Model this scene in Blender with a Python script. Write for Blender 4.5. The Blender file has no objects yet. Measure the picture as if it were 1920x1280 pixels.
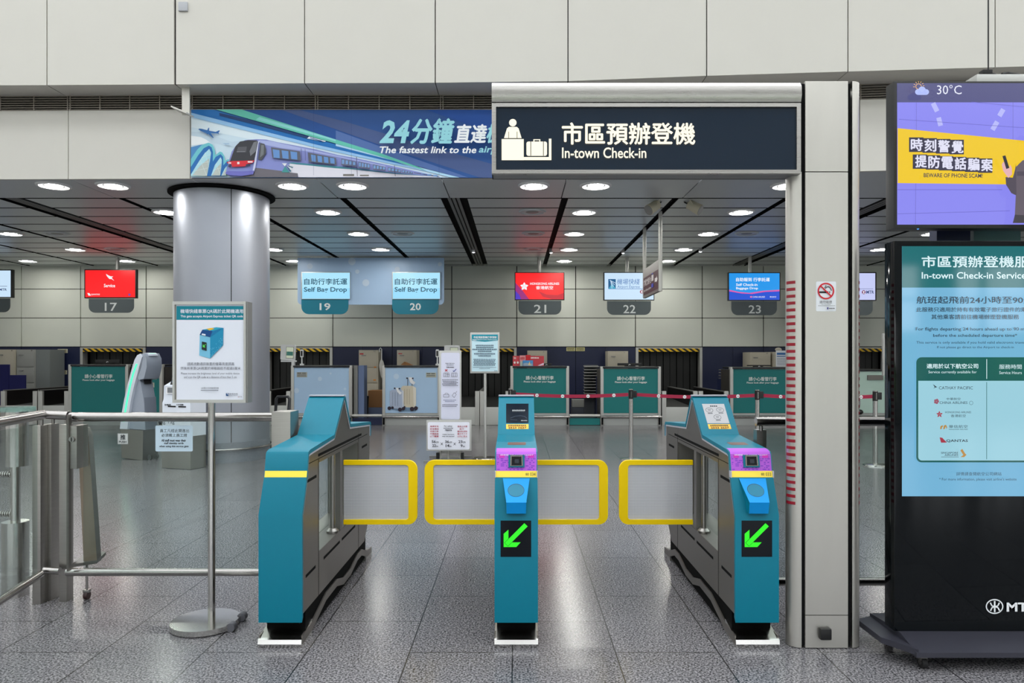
import bpy, bmesh, math, random
from mathutils import Vector, Matrix
from mathutils.geometry import tessellate_polygon
random.seed(7)
SC = bpy.context.scene
COL = SC.collection
# ---------------------------------------------------------------- camera model (1920x1280 photograph)
F, VX, VY, H = 1350.0, 968.0, 672.0, 1.55
def X(px, Y): return (px - VX) * Y / F
def Z(py, Y): return H - (py - VY) * Y / F
def S(n, Y): return n * Y / F
def YF(py): return H * F / (py - VY)          # depth of a floor point

# ---------------------------------------------------------------- materials
MATS = {}
def lin(c):
    c = c / 255.0
    return c / 12.92 if c <= 0.04045 else ((c + 0.055) / 1.055) ** 2.4
def rgb(c): return (lin(c[0]), lin(c[1]), lin(c[2]), 1.0)
def mat(name, c, rough=0.5, metal=0.0, emit=0.0, spec=0.5, coat=0.0, noise=0.0, nscale=8.0, stretch=(1, 1, 1), bump=0.0):
    if name in MATS: return MATS[name]
    m = bpy.data.materials.new(name); m.use_nodes = True
    nt = m.node_tree; b = nt.nodes['Principled BSDF']
    col = rgb(c)
    b.inputs['Base Color'].default_value = col
    b.inputs['Roughness'].default_value = rough
    b.inputs['Metallic'].default_value = metal
    b.inputs['Specular IOR Level'].default_value = spec
    b.inputs['Coat Weight'].default_value = coat
    b.inputs['Coat Roughness'].default_value = 0.04
    if emit > 0:
        b.inputs['Base Color'].default_value = (0.01, 0.01, 0.01, 1)
        b.inputs['Emission Color'].default_value = col
        b.inputs['Emission Strength'].default_value = emit
    if noise > 0:
        tc = nt.nodes.new('ShaderNodeTexCoord'); mp = nt.nodes.new('ShaderNodeMapping')
        mp.inputs['Scale'].default_value = stretch
        nz = nt.nodes.new('ShaderNodeTexNoise'); nz.inputs['Scale'].default_value = nscale
        nz.inputs['Detail'].default_value = 4.0
        nt.links.new(tc.outputs['Object'], mp.inputs['Vector']); nt.links.new(mp.outputs['Vector'], nz.inputs['Vector'])
        mx = nt.nodes.new('ShaderNodeMix'); mx.data_type = 'RGBA'
        mx.inputs[6].default_value = tuple(max(0, v * (1 - noise)) for v in col[:3]) + (1,)
        mx.inputs[7].default_value = tuple(min(1, v * (1 + noise)) for v in col[:3]) + (1,)
        nt.links.new(nz.outputs['Fac'], mx.inputs[0]); nt.links.new(mx.outputs[2], b.inputs['Base Color'])
        mr = nt.nodes.new('ShaderNodeMapRange')
        mr.inputs['To Min'].default_value = max(0.02, rough * (1 - noise)); mr.inputs['To Max'].default_value = min(1, rough * (1 + noise))
        nt.links.new(nz.outputs['Fac'], mr.inputs['Value']); nt.links.new(mr.outputs['Result'], b.inputs['Roughness'])
        if bump > 0:
            bp = nt.nodes.new('ShaderNodeBump'); bp.inputs['Strength'].default_value = bump; bp.inputs['Distance'].default_value = 0.01
            nt.links.new(nz.outputs['Fac'], bp.inputs['Height']); nt.links.new(bp.outputs['Normal'], b.inputs['Normal'])
    MATS[name] = m
    return m
def C(c, rough=0.5, emit=0.0):                 # quick printed / lit colour
    return mat('ink_%d_%d_%d_%d_%d' % (c[0], c[1], c[2], round(rough * 100), round(emit * 100)), c, rough, 0.0, emit, spec=0.3)
def glass_mat(name, tint, refl=1.0, alpha=0.0, col=(200, 210, 215)):
    if name in MATS: return MATS[name]
    m = bpy.data.materials.new(name); m.use_nodes = True
    nt = m.node_tree; nt.nodes.clear()
    out = nt.nodes.new('ShaderNodeOutputMaterial')
    tr = nt.nodes.new('ShaderNodeBsdfTransparent'); tr.inputs['Color'].default_value = rgb(tint)
    gl = nt.nodes.new('ShaderNodeBsdfGlossy'); gl.inputs['Roughness'].default_value = 0.02
    lw = nt.nodes.new('ShaderNodeLayerWeight'); lw.inputs['Blend'].default_value = 0.5
    pw = nt.nodes.new('ShaderNodeMath'); pw.operation = 'POWER'; pw.inputs[1].default_value = 5.0
    fr = nt.nodes.new('ShaderNodeMath'); fr.operation = 'MULTIPLY_ADD'; fr.inputs[1].default_value = 0.35; fr.inputs[2].default_value = 0.035 * refl
    nt.links.new(lw.outputs['Facing'], pw.inputs[0]); nt.links.new(pw.outputs[0], fr.inputs[0])
    mx = nt.nodes.new('ShaderNodeMixShader')
    nt.links.new(fr.outputs[0], mx.inputs[0]); nt.links.new(tr.outputs[0], mx.inputs[1]); nt.links.new(gl.outputs[0], mx.inputs[2])
    last = mx
    if alpha > 0:
        df = nt.nodes.new('ShaderNodeBsdfDiffuse'); df.inputs['Color'].default_value = rgb(col)
        m2 = nt.nodes.new('ShaderNodeMixShader'); m2.inputs[0].default_value = alpha
        nt.links.new(mx.outputs[0], m2.inputs[1]); nt.links.new(df.outputs[0], m2.inputs[2]); last = m2
    nt.links.new(last.outputs[0], out.inputs[0])
    MATS[name] = m
    return m

STEEL = mat('brushed_steel', (160, 157, 152), 0.33, 0.95, noise=0.10, nscale=6, stretch=(1, 1, 30))
STEELH = mat('brushed_steel_along', (178, 175, 171), 0.28, 0.95, noise=0.10, nscale=6, stretch=(1, 1, 60))
STEELD = mat('dull_steel', (122, 119, 115), 0.36, 0.9, noise=0.14, nscale=5, stretch=(1, 1, 14))
POLISH = mat('polished_steel', (158, 155, 152), 0.20, 1.0)
ALU = mat('anodised_aluminium', (190, 190, 186), 0.42, 0.55)
ALUD = mat('grey_aluminium', (140, 140, 138), 0.45, 0.5)
BLACK = mat('black_plastic', (14, 14, 15), 0.4)
RUBBER = mat('black_rubber', (20, 20, 21), 0.7)
VOID = mat('dark_recess', (10, 10, 10), 0.9, spec=0.1)
GAP = mat('black_joint', (16, 16, 17), 0.8, spec=0.1)
TEAL = mat('teal_paint', (0, 112, 134), 0.45, spec=0.25, noise=0.03, nscale=20)
TEALP = mat('teal_counter_laminate', (0, 118, 118), 0.45)
YEL = mat('yellow_paint', (255, 216, 0), 0.45, spec=0.2)
CHROME = mat('bright_steel', (205, 203, 200), 0.18, 1.0)
WHITE = mat('white_plastic', (225, 228, 230), 0.4)
CREAM = mat('cream_cladding_panel', (206, 203, 195), 0.5, noise=0.02, nscale=3)
NAVY = mat('navy_laminate', (14, 26, 64), 0.45, noise=0.05, nscale=3)
WALLG = mat('grey_green_wall_panel', (220, 224, 214), 0.5, noise=0.03, nscale=2)
CAB = mat('beige_cabinet_steel', (186, 180, 164), 0.5)
CABG = mat('grey_cabinet_steel', (158, 160, 156), 0.5)
GLASS = glass_mat('clear_glass', (238, 244, 242))

# ---------------------------------------------------------------- mesh builder
ORG = {}
class MB:
    def __init__(s):
        s.v = []; s.f = []; s.fm = []; s.mats = []; s.xf = None
    def mi(s, m):
        if m not in s.mats: s.mats.append(m)
        return s.mats.index(m)
    def raw(s, vs, fs, m):
        o = len(s.v)
        for p in vs:
            p = Vector(p)
            if s.xf: p = s.xf(p)
            s.v.append(p)
        k = s.mi(m)
        for f in fs:
            s.f.append([o + i for i in f]); s.fm.append(k)
        return s
    def box(s, x0, x1, y0, y1, z0, z1, m, bev=0.0):
        if x0 > x1: x0, x1 = x1, x0
        if y0 > y1: y0, y1 = y1, y0
        if z0 > z1: z0, z1 = z1, z0
        vs = [(x0, y0, z0), (x1, y0, z0), (x1, y1, z0), (x0, y1, z0), (x0, y0, z1), (x1, y0, z1), (x1, y1, z1), (x0, y1, z1)]
        fs = [(3, 2, 1, 0), (4, 5, 6, 7), (0, 1, 5, 4), (1, 2, 6, 5), (2, 3, 7, 6), (3, 0, 4, 7)]
        if bev > 0:
            bm = bmesh.new(); bv = [bm.verts.new(v) for v in vs]
            for f in fs: bm.faces.new([bv[i] for i in f])
            bmesh.ops.bevel(bm, geom=bm.edges[:], offset=bev, segments=2, affect='EDGES', profile=0.7)
            bm.verts.index_update()
            s.raw([v.co.copy() for v in bm.verts], [[v.index for v in f.verts] for f in bm.faces], m); bm.free()
            return s
        return s.raw(vs, fs, m)
    def prism(s, pts, vec, m, side=None):
        n = len(pts); pts = [Vector(p) for p in pts]; vec = Vector(vec)
        tris = tessellate_polygon([pts])
        vs = pts + [p + vec for p in pts]
        s.raw(vs, [list(t) for t in tris] + [[n + i for i in reversed(t)] for t in tris], m)
        s.raw(vs, [(i, (i + 1) % n, n + (i + 1) % n, n + i) for i in range(n)], side or m)
        return s
    def xz(s, pts, y0, y1, m, side=None): return s.prism([(p[0], y0, p[1]) for p in pts], (0, y1 - y0, 0), m, side)
    def yz(s, pts, x0, x1, m, side=None): return s.prism([(x0, p[0], p[1]) for p in pts], (x1 - x0, 0, 0), m, side)
    def xy(s, pts, z0, z1, m, side=None): return s.prism([(p[0], p[1], z0) for p in pts], (0, 0, z1 - z0), m, side)
    def cyl(s, p0, p1, r, m, r1=None, n=24, caps=True):
        p0 = Vector(p0); p1 = Vector(p1); r1 = r if r1 is None else r1
        d = (p1 - p0).normalized(); a = d.orthogonal().normalized(); b = d.cross(a)
        vs = []
        for p, q in ((p0, r), (p1, r1)):
            for i in range(n):
                t = 2 * math.pi * i / n; vs.append(p + a * (q * math.cos(t)) + b * (q * math.sin(t)))
        fs = [(i, (i + 1) % n, n + (i + 1) % n, n + i) for i in range(n)]
        if caps: fs += [list(range(n - 1, -1, -1)), list(range(n, 2 * n))]
        return s.raw(vs, fs, m)
    def tube(s, path, r, m, n=12, caps=True):
        path = [Vector(p) for p in path]; rings = []; vs = []
        a = None
        for i, p in enumerate(path):
            d = ((path[min(i + 1, len(path) - 1)] - p).normalized() + (p - path[max(i - 1, 0)]).normalized()).normalized()
            if a is None: a = d.orthogonal().normalized()
            else: a = (a - d * a.dot(d)).normalized()
            b = d.cross(a)
            for k in range(n):
                t = 2 * math.pi * k / n; vs.append(p + a * (r * math.cos(t)) + b * (r * math.sin(t)))
        fs = []
        for i in range(len(path) - 1):
            for k in range(n):
                fs.append((i * n + k, i * n + (k + 1) % n, (i + 1) * n + (k + 1) % n, (i + 1) * n + k))
        if caps: fs += [list(range(n - 1, -1, -1)), [(len(path) - 1) * n + k for k in range(n)]]
        return s.raw(vs, fs, m)
    def lathe(s, cx, cy, prof, m, n=48, a0=0, a1=2 * math.pi):
        vs = []; full = abs(a1 - a0 - 2 * math.pi) < 1e-6
        k = n if full else n + 1
        for r, z in prof:
            for i in range(k):
                t = a0 + (a1 - a0) * i / n; vs.append((cx + r * math.cos(t), cy + r * math.sin(t), z))
        fs = []
        for j in range(len(prof) - 1):
            for i in range(n):
                i2 = (i + 1) % k
                fs.append((j * k + i, j * k + i2, (j + 1) * k + i2, (j + 1) * k + i))
        return s.raw(vs, fs, m)
    def ball(s, c, r, m, sc=(1, 1, 1), n=16):
        prof = [(math.sin(math.pi * i / n), -math.cos(math.pi * i / n)) for i in range(n + 1)]
        vs = []; k = 2 * n
        for r_, z in prof:
            for i in range(k):
                t = 2 * math.pi * i / k
                vs.append((c[0] + r * sc[0] * r_ * math.cos(t), c[1] + r * sc[1] * r_ * math.sin(t), c[2] + r * sc[2] * z))
        fs = [(j * k + i, j * k + (i + 1) % k, (j + 1) * k + (i + 1) % k, (j + 1) * k + i) for j in range(n) for i in range(k)]
        return s.raw(vs, fs, m)
    def build(s, name, parent=None, org=None, label=None):
        if org is None:
            org = ORG.get(parent.name) if parent is not None else Vector((0, 0, 0))
        org = Vector(org)
        me = bpy.data.meshes.new(name)
        me.from_pydata([tuple(p - org) for p in s.v], [], s.f)
        for m in s.mats: me.materials.append(m)
        me.polygons.foreach_set('material_index', s.fm)
        bm = bmesh.new(); bm.from_mesh(me)
        bmesh.ops.remove_doubles(bm, verts=bm.verts, dist=1e-6)
        if isinstance(s, Art):
            for f in bm.faces:
                if f.normal.dot(s.n) < 0: f.normal_flip()
        else: bmesh.ops.recalc_face_normals(bm, faces=bm.faces)
        bm.to_mesh(me); bm.free()
        me.polygons.foreach_set('use_smooth', [True] * len(me.polygons))
        me.set_sharp_from_angle(angle=math.radians(32))
        ob = bpy.data.objects.new(name, me); COL.objects.link(ob)
        if parent is not None: ob.parent = parent
        else: ob.location = org
        ORG[ob.name] = org
        if label: ob['label'] = label
        return ob

TXT = {}
def text_geo(st, bold, shear, res):
    k = (st, bold, shear, res)
    if k in TXT: return TXT[k]
    cu = bpy.data.curves.new('t', 'FONT'); cu.body = st; cu.offset = bold; cu.shear = shear
    cu.resolution_u = res; cu.fill_mode = 'FRONT'
    ob = bpy.data.objects.new('t', cu)
    me = bpy.data.meshes.new_from_object(ob)
    vs = [(v.co.x, v.co.y) for v in me.vertices]; fs = [list(p.vertices) for p in me.polygons]
    bpy.data.meshes.remove(me); bpy.data.objects.remove(ob); bpy.data.curves.remove(cu)
    TXT[k] = (vs, fs)
    return TXT[k]

class Art(MB):
    """flat print on a plane; shapes are given where they are seen in the photograph and laid onto the real plane"""
    def __init__(s, p0, n, step=0.0006, shift=(0, 0, 0)):
        super().__init__(); s.p0 = Vector(p0); s.n = Vector(n).normalized(); s.k = 1; s.step = step; s.sh = Vector(shift)
    def at(s, px, py):
        d = Vector(((px - VX) / F, 1.0, (VY - py) / F)); c = Vector((0, 0, H))
        t = (s.p0 - c).dot(s.n) / d.dot(s.n)
        return c + d * t + s.n * (s.step * s.k) + s.sh
    def poly(s, pts, m):
        q = [s.at(*p) for p in pts]
        tr = tessellate_polygon([[Vector((p[0], -p[1], 0)) for p in pts]])
        s.raw(q, [list(t) for t in tr], m); s.k += 1; return s
    def polys(s, lst, m):
        k = s.k
        for p in lst: s.k = k; s.poly(p, m)
        return s
    def rect(s, x0, y0, x1, y1, m): return s.poly([(x0, y0), (x1, y0), (x1, y1), (x0, y1)], m)
    def rects(s, lst, m): return s.polys([[(a, b), (c, b), (c, d), (a, d)] for a, b, c, d in lst], m)
    def rrect(s, x0, y0, x1, y1, r, m, corners='1111'):
        return s.poly(rr(x0, y0, x1, y1, r, corners), m)
    def ell(s, cx, cy, rx, ry, m, n=32):
        return s.poly([(cx + rx * math.cos(2 * math.pi * i / n), cy + ry * math.sin(2 * math.pi * i / n)) for i in range(n)], m)
    def ring(s, cx, cy, rx, ry, w, m, n=32):
        vs = []
        for k in (1.0, 1.0 - w / rx):
            for i in range(n):
                t = 2 * math.pi * i / n; vs.append(s.at(cx + rx * k * math.cos(t), cy + (ry - (rx - rx * k)) * math.sin(t)))
        s.raw(vs, [(i, (i + 1) % n, n + (i + 1) % n, n + i) for i in range(n)], m); s.k += 1; return s
    def line(s, pts, w, m):
        k = s.k
        for a, b in zip(pts, pts[1:]):
            dx, dy = b[0] - a[0], b[1] - a[1]; L = math.hypot(dx, dy) or 1; nx, ny = -dy / L * w / 2, dx / L * w / 2
            s.k = k; s.poly([(a[0] + nx, a[1] + ny), (b[0] + nx, b[1] + ny), (b[0] - nx, b[1] - ny), (a[0] - nx, a[1] - ny)], m)
        return s
    def text(s, x0, y0, x1, y1, st, m, bold=0.0, shear=0.0, res=2, skew=0.0):
        cjk = any(ord(ch) > 0x2e80 for ch in st)
        vs, fs = text_geo(st, 0.0 if cjk else bold, shear, res)
        if not vs: return s
        if cjk and bold > 0:                       # heavier strokes: the same outline laid again slightly aside
            d = abs(y1 - y0) * bold
            k = s.k
            for ox, oy in ((-d, 0), (d, 0), (0, -d), (0, d)):
                k += .25; s.k = k; s.text(x0 + ox, y0 + oy, x1 + ox, y1 + oy, st, m, 0.0, shear, res, skew)
            s.k = k + .25
        ax = min(v[0] for v in vs); bx = max(v[0] for v in vs); ay = min(v[1] for v in vs); by = max(v[1] for v in vs)
        q = []
        for v in vs:
            u = (v[0] - ax) / (bx - ax); w = (v[1] - ay) / (by - ay)
            q.append(s.at(x0 + u * (x1 - x0), y1 + w * (y0 - y1) + skew * u))
        s.raw(q, fs, m); s.k += 1; return s
    def marks(s, x0, y0, x1, y1, m, n=8, fill=0.7):       # a line of print too small to read: a row of tiny strokes
        w = (x1 - x0) / n
        rs = []
        for i in range(n):
            rs.append((x0 + i * w, y0 + random.uniform(0, .15) * (y1 - y0), x0 + (i + fill) * w, y1))
        return s.rects(rs, m)
def rr(x0, y0, x1, y1, r, corners='1111', n=6):
    sx = 1 if x1 > x0 else -1; sy = 1 if y1 > y0 else -1
    pts = []
    for k, (cx, cy, a) in enumerate(((x0 + sx * r, y0 + sy * r, 180), (x1 - sx * r, y0 + sy * r, 270), (x1 - sx * r, y1 - sy * r, 0), (x0 + sx * r, y1 - sy * r, 90))):
        if corners[k] == '1':
            for i in range(n + 1):
                t = math.radians(a + 90 * i / n); pts.append((cx + sx * r * math.cos(t), cy + sy * r * math.sin(t)))
        else: pts.append(((x0, x1, x1, x0)[k], (y0, y0, y1, y1)[k]))
    return pts

def thing(name, label, cat, org, group=None, loc=None):
    o = bpy.data.objects.new(name, None); COL.objects.link(o); o.empty_display_size = 0.1
    o.location = loc if loc is not None else org
    o['label'] = label; o['category'] = cat
    if group: o['group'] = group
    ORG[o.name] = Vector(org)
    return o
def tag(o, label, cat, group=None):
    o['label'] = label; o['category'] = cat
    if group: o['group'] = group
    return o
def struct(mb, name):
    o = mb.build(name); o['kind'] = 'structure'; return o
def front(Y): return Vector((0, Y, 0)), Vector((0, -1, 0))
def art(Y, step=0.0008): return Art((0, Y, 0), (0, -1, 0), step)
ORD = ['first', 'second', 'third', 'fourth', 'fifth', 'sixth', 'seventh', 'eighth', 'ninth', 'tenth', 'eleventh', 'twelfth']
# ================================================================= SETTING
def floor_material():
    m = bpy.data.materials.new('granite_floor'); m.use_nodes = True
    nt = m.node_tree; b = nt.nodes['Principled BSDF']; L = nt.links.new
    tc = nt.nodes.new('ShaderNodeTexCoord')
    n1 = nt.nodes.new('ShaderNodeTexNoise'); n1.inputs['Scale'].default_value = 95; n1.inputs['Detail'].default_value = 3; n1.inputs['Roughness'].default_value = 0.65
    n2 = nt.nodes.new('ShaderNodeTexVoronoi'); n2.inputs['Scale'].default_value = 120
    n3 = nt.nodes.new('ShaderNodeTexNoise'); n3.inputs['Scale'].default_value = 0.8
    for n in (n1, n2, n3): L(tc.outputs['Object'], n.inputs['Vector'])
    r = nt.nodes.new('ShaderNodeValToRGB')
    e = r.color_ramp.elements
    e[0].position = 0.36; e[0].color = rgb((34, 33, 36)); e[1].position = 0.62; e[1].color = rgb((150, 147, 150))
    k = e.new(0.49); k.color = rgb((92, 91, 94))
    mxv = nt.nodes.new('ShaderNodeMath'); mxv.operation = 'MULTIPLY_ADD'; mxv.inputs[1].default_value = 0.10; mxv.inputs[2].default_value = -0.035
    L(n2.outputs['Distance'], mxv.inputs[0])
    ad = nt.nodes.new('ShaderNodeMath'); ad.operation = 'ADD'
    L(n1.outputs['Fac'], ad.inputs[0]); L(mxv.outputs[0], ad.inputs[1]); L(ad.outputs[0], r.inputs['Fac'])
    # joints: tiles run away from the camera, staggered
    mp = nt.nodes.new('ShaderNodeMapping'); mp.inputs['Rotation'].default_value = (0, 0, math.radians(90)); mp.inputs['Location'].default_value = (0.2, 0.02, 0)
    L(tc.outputs['Object'], mp.inputs['Vector'])
    br = nt.nodes.new('ShaderNodeTexBrick'); br.inputs['Scale'].default_value = 1.0
    br.inputs['Brick Width'].default_value = 0.9; br.inputs['Row Height'].default_value = 0.5433; br.inputs['Mortar Size'].default_value = 0.0034; br.inputs['Mortar Smooth'].default_value = 0.0
    br.inputs['Color1'].default_value = (1, 1, 1, 1); br.inputs['Color2'].default_value = (.86, .86, .86, 1); br.inputs['Mortar'].default_value = (.14, .14, .14, 1)
    L(mp.outputs[0], br.inputs['Vector'])
    mu = nt.nodes.new('ShaderNodeMix'); mu.data_type = 'RGBA'; mu.blend_type = 'MULTIPLY'; mu.inputs[0].default_value = 1.0
    L(r.outputs['Color'], mu.inputs[6]); L(br.outputs['Color'], mu.inputs[7]); L(mu.outputs[2], b.inputs['Base Color'])
    mr = nt.nodes.new('ShaderNodeMapRange'); mr.inputs['To Min'].default_value = 0.17; mr.inputs['To Max'].default_value = 0.24
    L(n3.outputs['Fac'], mr.inputs['Value']); L(mr.outputs[0], b.inputs['Roughness'])
    b.inputs['Specular IOR Level'].default_value = 0.32
    return m
FLOOR = floor_material()
fb = MB(); fb.box(-17, 17, -13, 20.2, -0.2, 0, FLOOR); struct(fb, 'floor')

# --- upper cladding of the hall wall (bends a little towards the right)
ZU, ZL, ZLT, ZC = 5.32, 4.12, 5.10, 4.12
up = [(-400, 162), (-160, 160.5), (88, 159.5), (328, 158), (571, 156), (816, 155), (1065, 152), (1325, 142), (1590, 134), (1866, 126), (2140, 118), (2420, 111)]
lo = [(-420, 338), (-130, 336.5), (128, 335.6), (357, 334.6), (593, 334.6), (828, 334.6), (1063, 334), (1325, 327.5), (1612, 321), (1900, 313.5), (2200, 306)]
def upt(p): Y = (ZU - H) * F / (VY - p[1]); return X(p[0], Y), Y
def lpt(p): Y = (ZL - H) * F / (VY - p[1]); return X(p[0], Y), Y
U = [upt(p) for p in up]; Lw = [lpt(p) for p in lo]
w = MB(); wl = MB()
def panel_run(mb, P, z0, z1, m, gap, th=0.05, wide=()):
    for i in range(len(P) - 1):
        (xa, ya), (xb, yb) = P[i], P[i + 1]
        L = math.hypot(xb - xa, yb - ya); ux, uy = (xb - xa) / L, (yb - ya) / L
        ga = gap * (2.0 if i in wide else 1); gb = gap * (2.0 if i + 1 in wide else 1)
        a = (xa + ux * ga / 2, ya + uy * ga / 2); b = (xb - ux * gb / 2, yb - uy * gb / 2)
        mb.xy([a, b, (b[0] - uy * th, b[1] + ux * th), (a[0] - uy * th, a[1] + ux * th)], z0, z1, m)
        mb.xy([(xa, ya + .03), (xb, yb + .03), (xb, yb + .09), (xa, ya + .09)], z0 + .01, z1, GAP)
panel_run(w, U, ZU, 9.0, CREAM, 0.014, wide=(3,))
panel_run(wl, Lw, ZL, ZLT, CREAM, 0.010)
# soffit under the upper cladding, back to the air slot
for i in range(len(U) - 1):
    (xa, ya), (xb, yb) = U[i], U[i + 1]
    w.prism([(xa + .006, ya + .05, ZU), (xb - .006, yb + .05, ZU), (xb - .006, yb + .55, ZU), (xa + .006, ya + .55, ZU)], (0, 0, .03), CREAM)
    w.prism([(xa, ya + .05, ZU + .02), (xb, yb + .05, ZU + .02), (xb, yb + .7, ZU + .02), (xa, ya + .7, ZU + .02)], (0, 0, .03), GAP)
struct(w, 'wall_upper'); struct(wl, 'wall_lower')
# --- air slot with its louvres between the two claddings
g = MB()
SL = mat('louvre_metal', (150, 142, 132), 0.45, 0.2)
for i in range(len(Lw) - 1):
    (xa, ya), (xb, yb) = Lw[i], Lw[i + 1]
    g.xy([(xa, ya + .16), (xb, yb + .16), (xb, yb + .2), (xa, ya + .2)], ZLT - .02, ZU + .02, GAP)
    for k in range(7):
        z = ZLT + .012 + k * 0.033
        g.xy([(xa, ya + .02), (xb, yb + .02), (xb, yb + .07), (xa, ya + .07)], z, z + .010, SL)
    n = 4
    for k in range(n + 1):
        t = (k + .04) / (n + .08); x = xa + (xb - xa) * t; y = ya + (yb - ya) * t
        g.box(x - .006, x + .006, y + .012, y + .03, ZLT - .005, ZU, SL)
struct(g, 'trim_1')

# --- lowered ceiling: front strip under the cladding, then linear panels between dark tracks
CEIL = mat('ceiling_metal_panel', (208, 212, 214), 0.38, 0.25, noise=0.03, nscale=2)
TRK = mat('track_strip', (120, 120, 118), 0.5, 0.2)
c = MB()
yb0 = 11.52
for i in range(len(Lw) - 1):
    (xa, ya), (xb, yb) = Lw[i], Lw[i + 1]
    c.prism([(xa + .008, ya + .05, ZC), (xb - .008, yb + .05, ZC), (xb - .008, yb0, ZC), (xa + .008, yb0, ZC)], (0, 0, .03), CEIL)
tr = [(-1.0 + 1.78 * k, k % 4 == 0) for k in range(-8, 10)]
edges = []
for x, wide in tr: edges.append((x - (.215 if wide else .055), x + (.215 if wide else .055), wide))
y = 11.58
while y < 20.05:
    y1 = min(y + .682, 20.1)
    for a, b in zip(edges, edges[1:]):
        c.xy([(a[1], y), (b[0], y), (b[0], y1), (a[1], y1)], ZC, ZC + .03, CEIL, GAP)
    y += .742
for a, b, wide in edges:
    if wide:
        for k in range(3):
            xx = a + .105 + k * .072
            c.box(xx, xx + .05, 11.58, 20.1, ZC + .012, ZC + .03, TRK)
c.box(-16.2, 16.2, 10.6, 20.3, ZC + .06, ZC + .12, GAP)
struct(c, 'ceiling')

# --- back wall at Y = 20: grey panels above, navy lining and baggage openings below
YW = 20.0
wb = MB()
seams = [-335, -224, -85, 40, 151, 274, 387, 500, 624, 735.5, 847, 969, 1079.5, 1191.5, 1316.7, 1431.5, 1540, 1663, 1775, 1887, 2010, 2122]
opens = [(-208, -85), (151, 274), (500, 624), (847, 969), (1191.5, 1316.7), (1540, 1663), (1887, 2010)]
zz = [1.876, 2.676, 3.48, 4.3]
for a, b in zip(seams, seams[1:]):
    xa, xb = X(a, YW), X(b, YW)
    for z0, z1 in zip(zz, zz[1:]):
        wb.box(xa + .012, xb - .012, YW, YW + .04, z0 + .010, z1 - .010, WALLG)
    if (a, b) not in opens:
        mid = (xa + xb) / 2
        wb.box(xa + .006, mid - .004, YW, YW + .04, 0.0, 1.866, NAVY); wb.box(mid + .004, xb - .006, YW, YW + .04, 0.0, 1.866, NAVY)
wb.box(-16.2, 16.2, YW + .035, YW + .06, 1.85, 4.4, GAP)
for a, b in zip(seams, seams[1:]):
    if (a, b) not in opens: wb.box(X(a, YW), X(b, YW), YW + .035, YW + .06, 0, 1.9, GAP)
wb.box(-16.2, X(-335, YW), YW, YW + .06, 0, 4.4, WALLG); wb.box(X(2122, YW), 16.2, YW, YW + .06, 0, 4.4, WALLG)
wb.box(-16.2, 16.2, YW + .9, YW + 1.0, 0, 2.2, VOID); wb.box(-16.2, 16.2, YW + .06, YW + 1.0, 1.95, 2.05, VOID)
wb.box(-16.2, 16.2, YW + .06, YW + 1.0, -.05, 0.0, VOID)
struct(wb, 'wall_back')
HALLW = mat('hall_plaster', (206, 204, 198), 0.7)
for nm, x0, x1 in (('wall_left_unseen', -17.2, -17.0), ('wall_right_unseen', 17.0, 17.2)):
    q = MB(); q.box(x0, x1, -13.2, 21.0, 0, 9.0, HALLW); struct(q, nm)  # unseen side walls, added to keep outside light from leaking in
# unseen hall added for light and reflections: roof strips, facade with columns and transoms
q = MB()
for k in range(9):
    y0 = -13.2 + k * 2.6; q.box(-17.2, 17.2, y0, y0 + 1.0, 9.0, 9.25, HALLW)
for k in range(7): q.box(-17.2 + k * 5.7, -17.0 + k * 5.7, -13.2, 9.5, 8.6, 9.0, HALLW)
struct(q, 'ceiling_unseen_strips')  # unseen roof strips, spaced so daylight falls from above
q = MB()
MUL = mat('facade_mullion', (96, 98, 100), 0.5, 0.3)
FAC = mat('facade_wall', (150, 150, 146), 0.7)
for k in range(9):
    xx = -16 + k * 4.0; q.box(xx - .45, xx + .45, -13.3, -12.9, 0, 9.0, FAC)
    for d in (1.3, 2.7): q.box(xx + d - .05, xx + d + .05, -13.2, -13.0, 0, 4.3, MUL)
q.box(-17, 17, -13.2, -13.0, 0, .9, FAC); q.box(-17, 17, -13.2, -12.95, 4.2, 9.0, FAC)
for z in (1.9, 3.2): q.box(-17, 17, -13.1, -13.02, z, z + .08, MUL)
struct(q, 'window_unseen_facade')  # unseen facade behind the camera, added for steel and glass to reflect
PAV = mat('outside_paving', (150, 160, 130), 0.9)
q = MB(); q.box(-60, 60, -60, -13.1, -.3, -.02, PAV); struct(q, 'floor_outside_unseen')  # unseen ground, added for what the metal reflects
q = MB(); HG = mat('outside_hedge', (96, 128, 70), 0.9, noise=.4, nscale=3)
q.box(-40, 40, -33, -30, -.3, 3.0, HG); struct(q, 'wall_outside_hedge')

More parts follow.
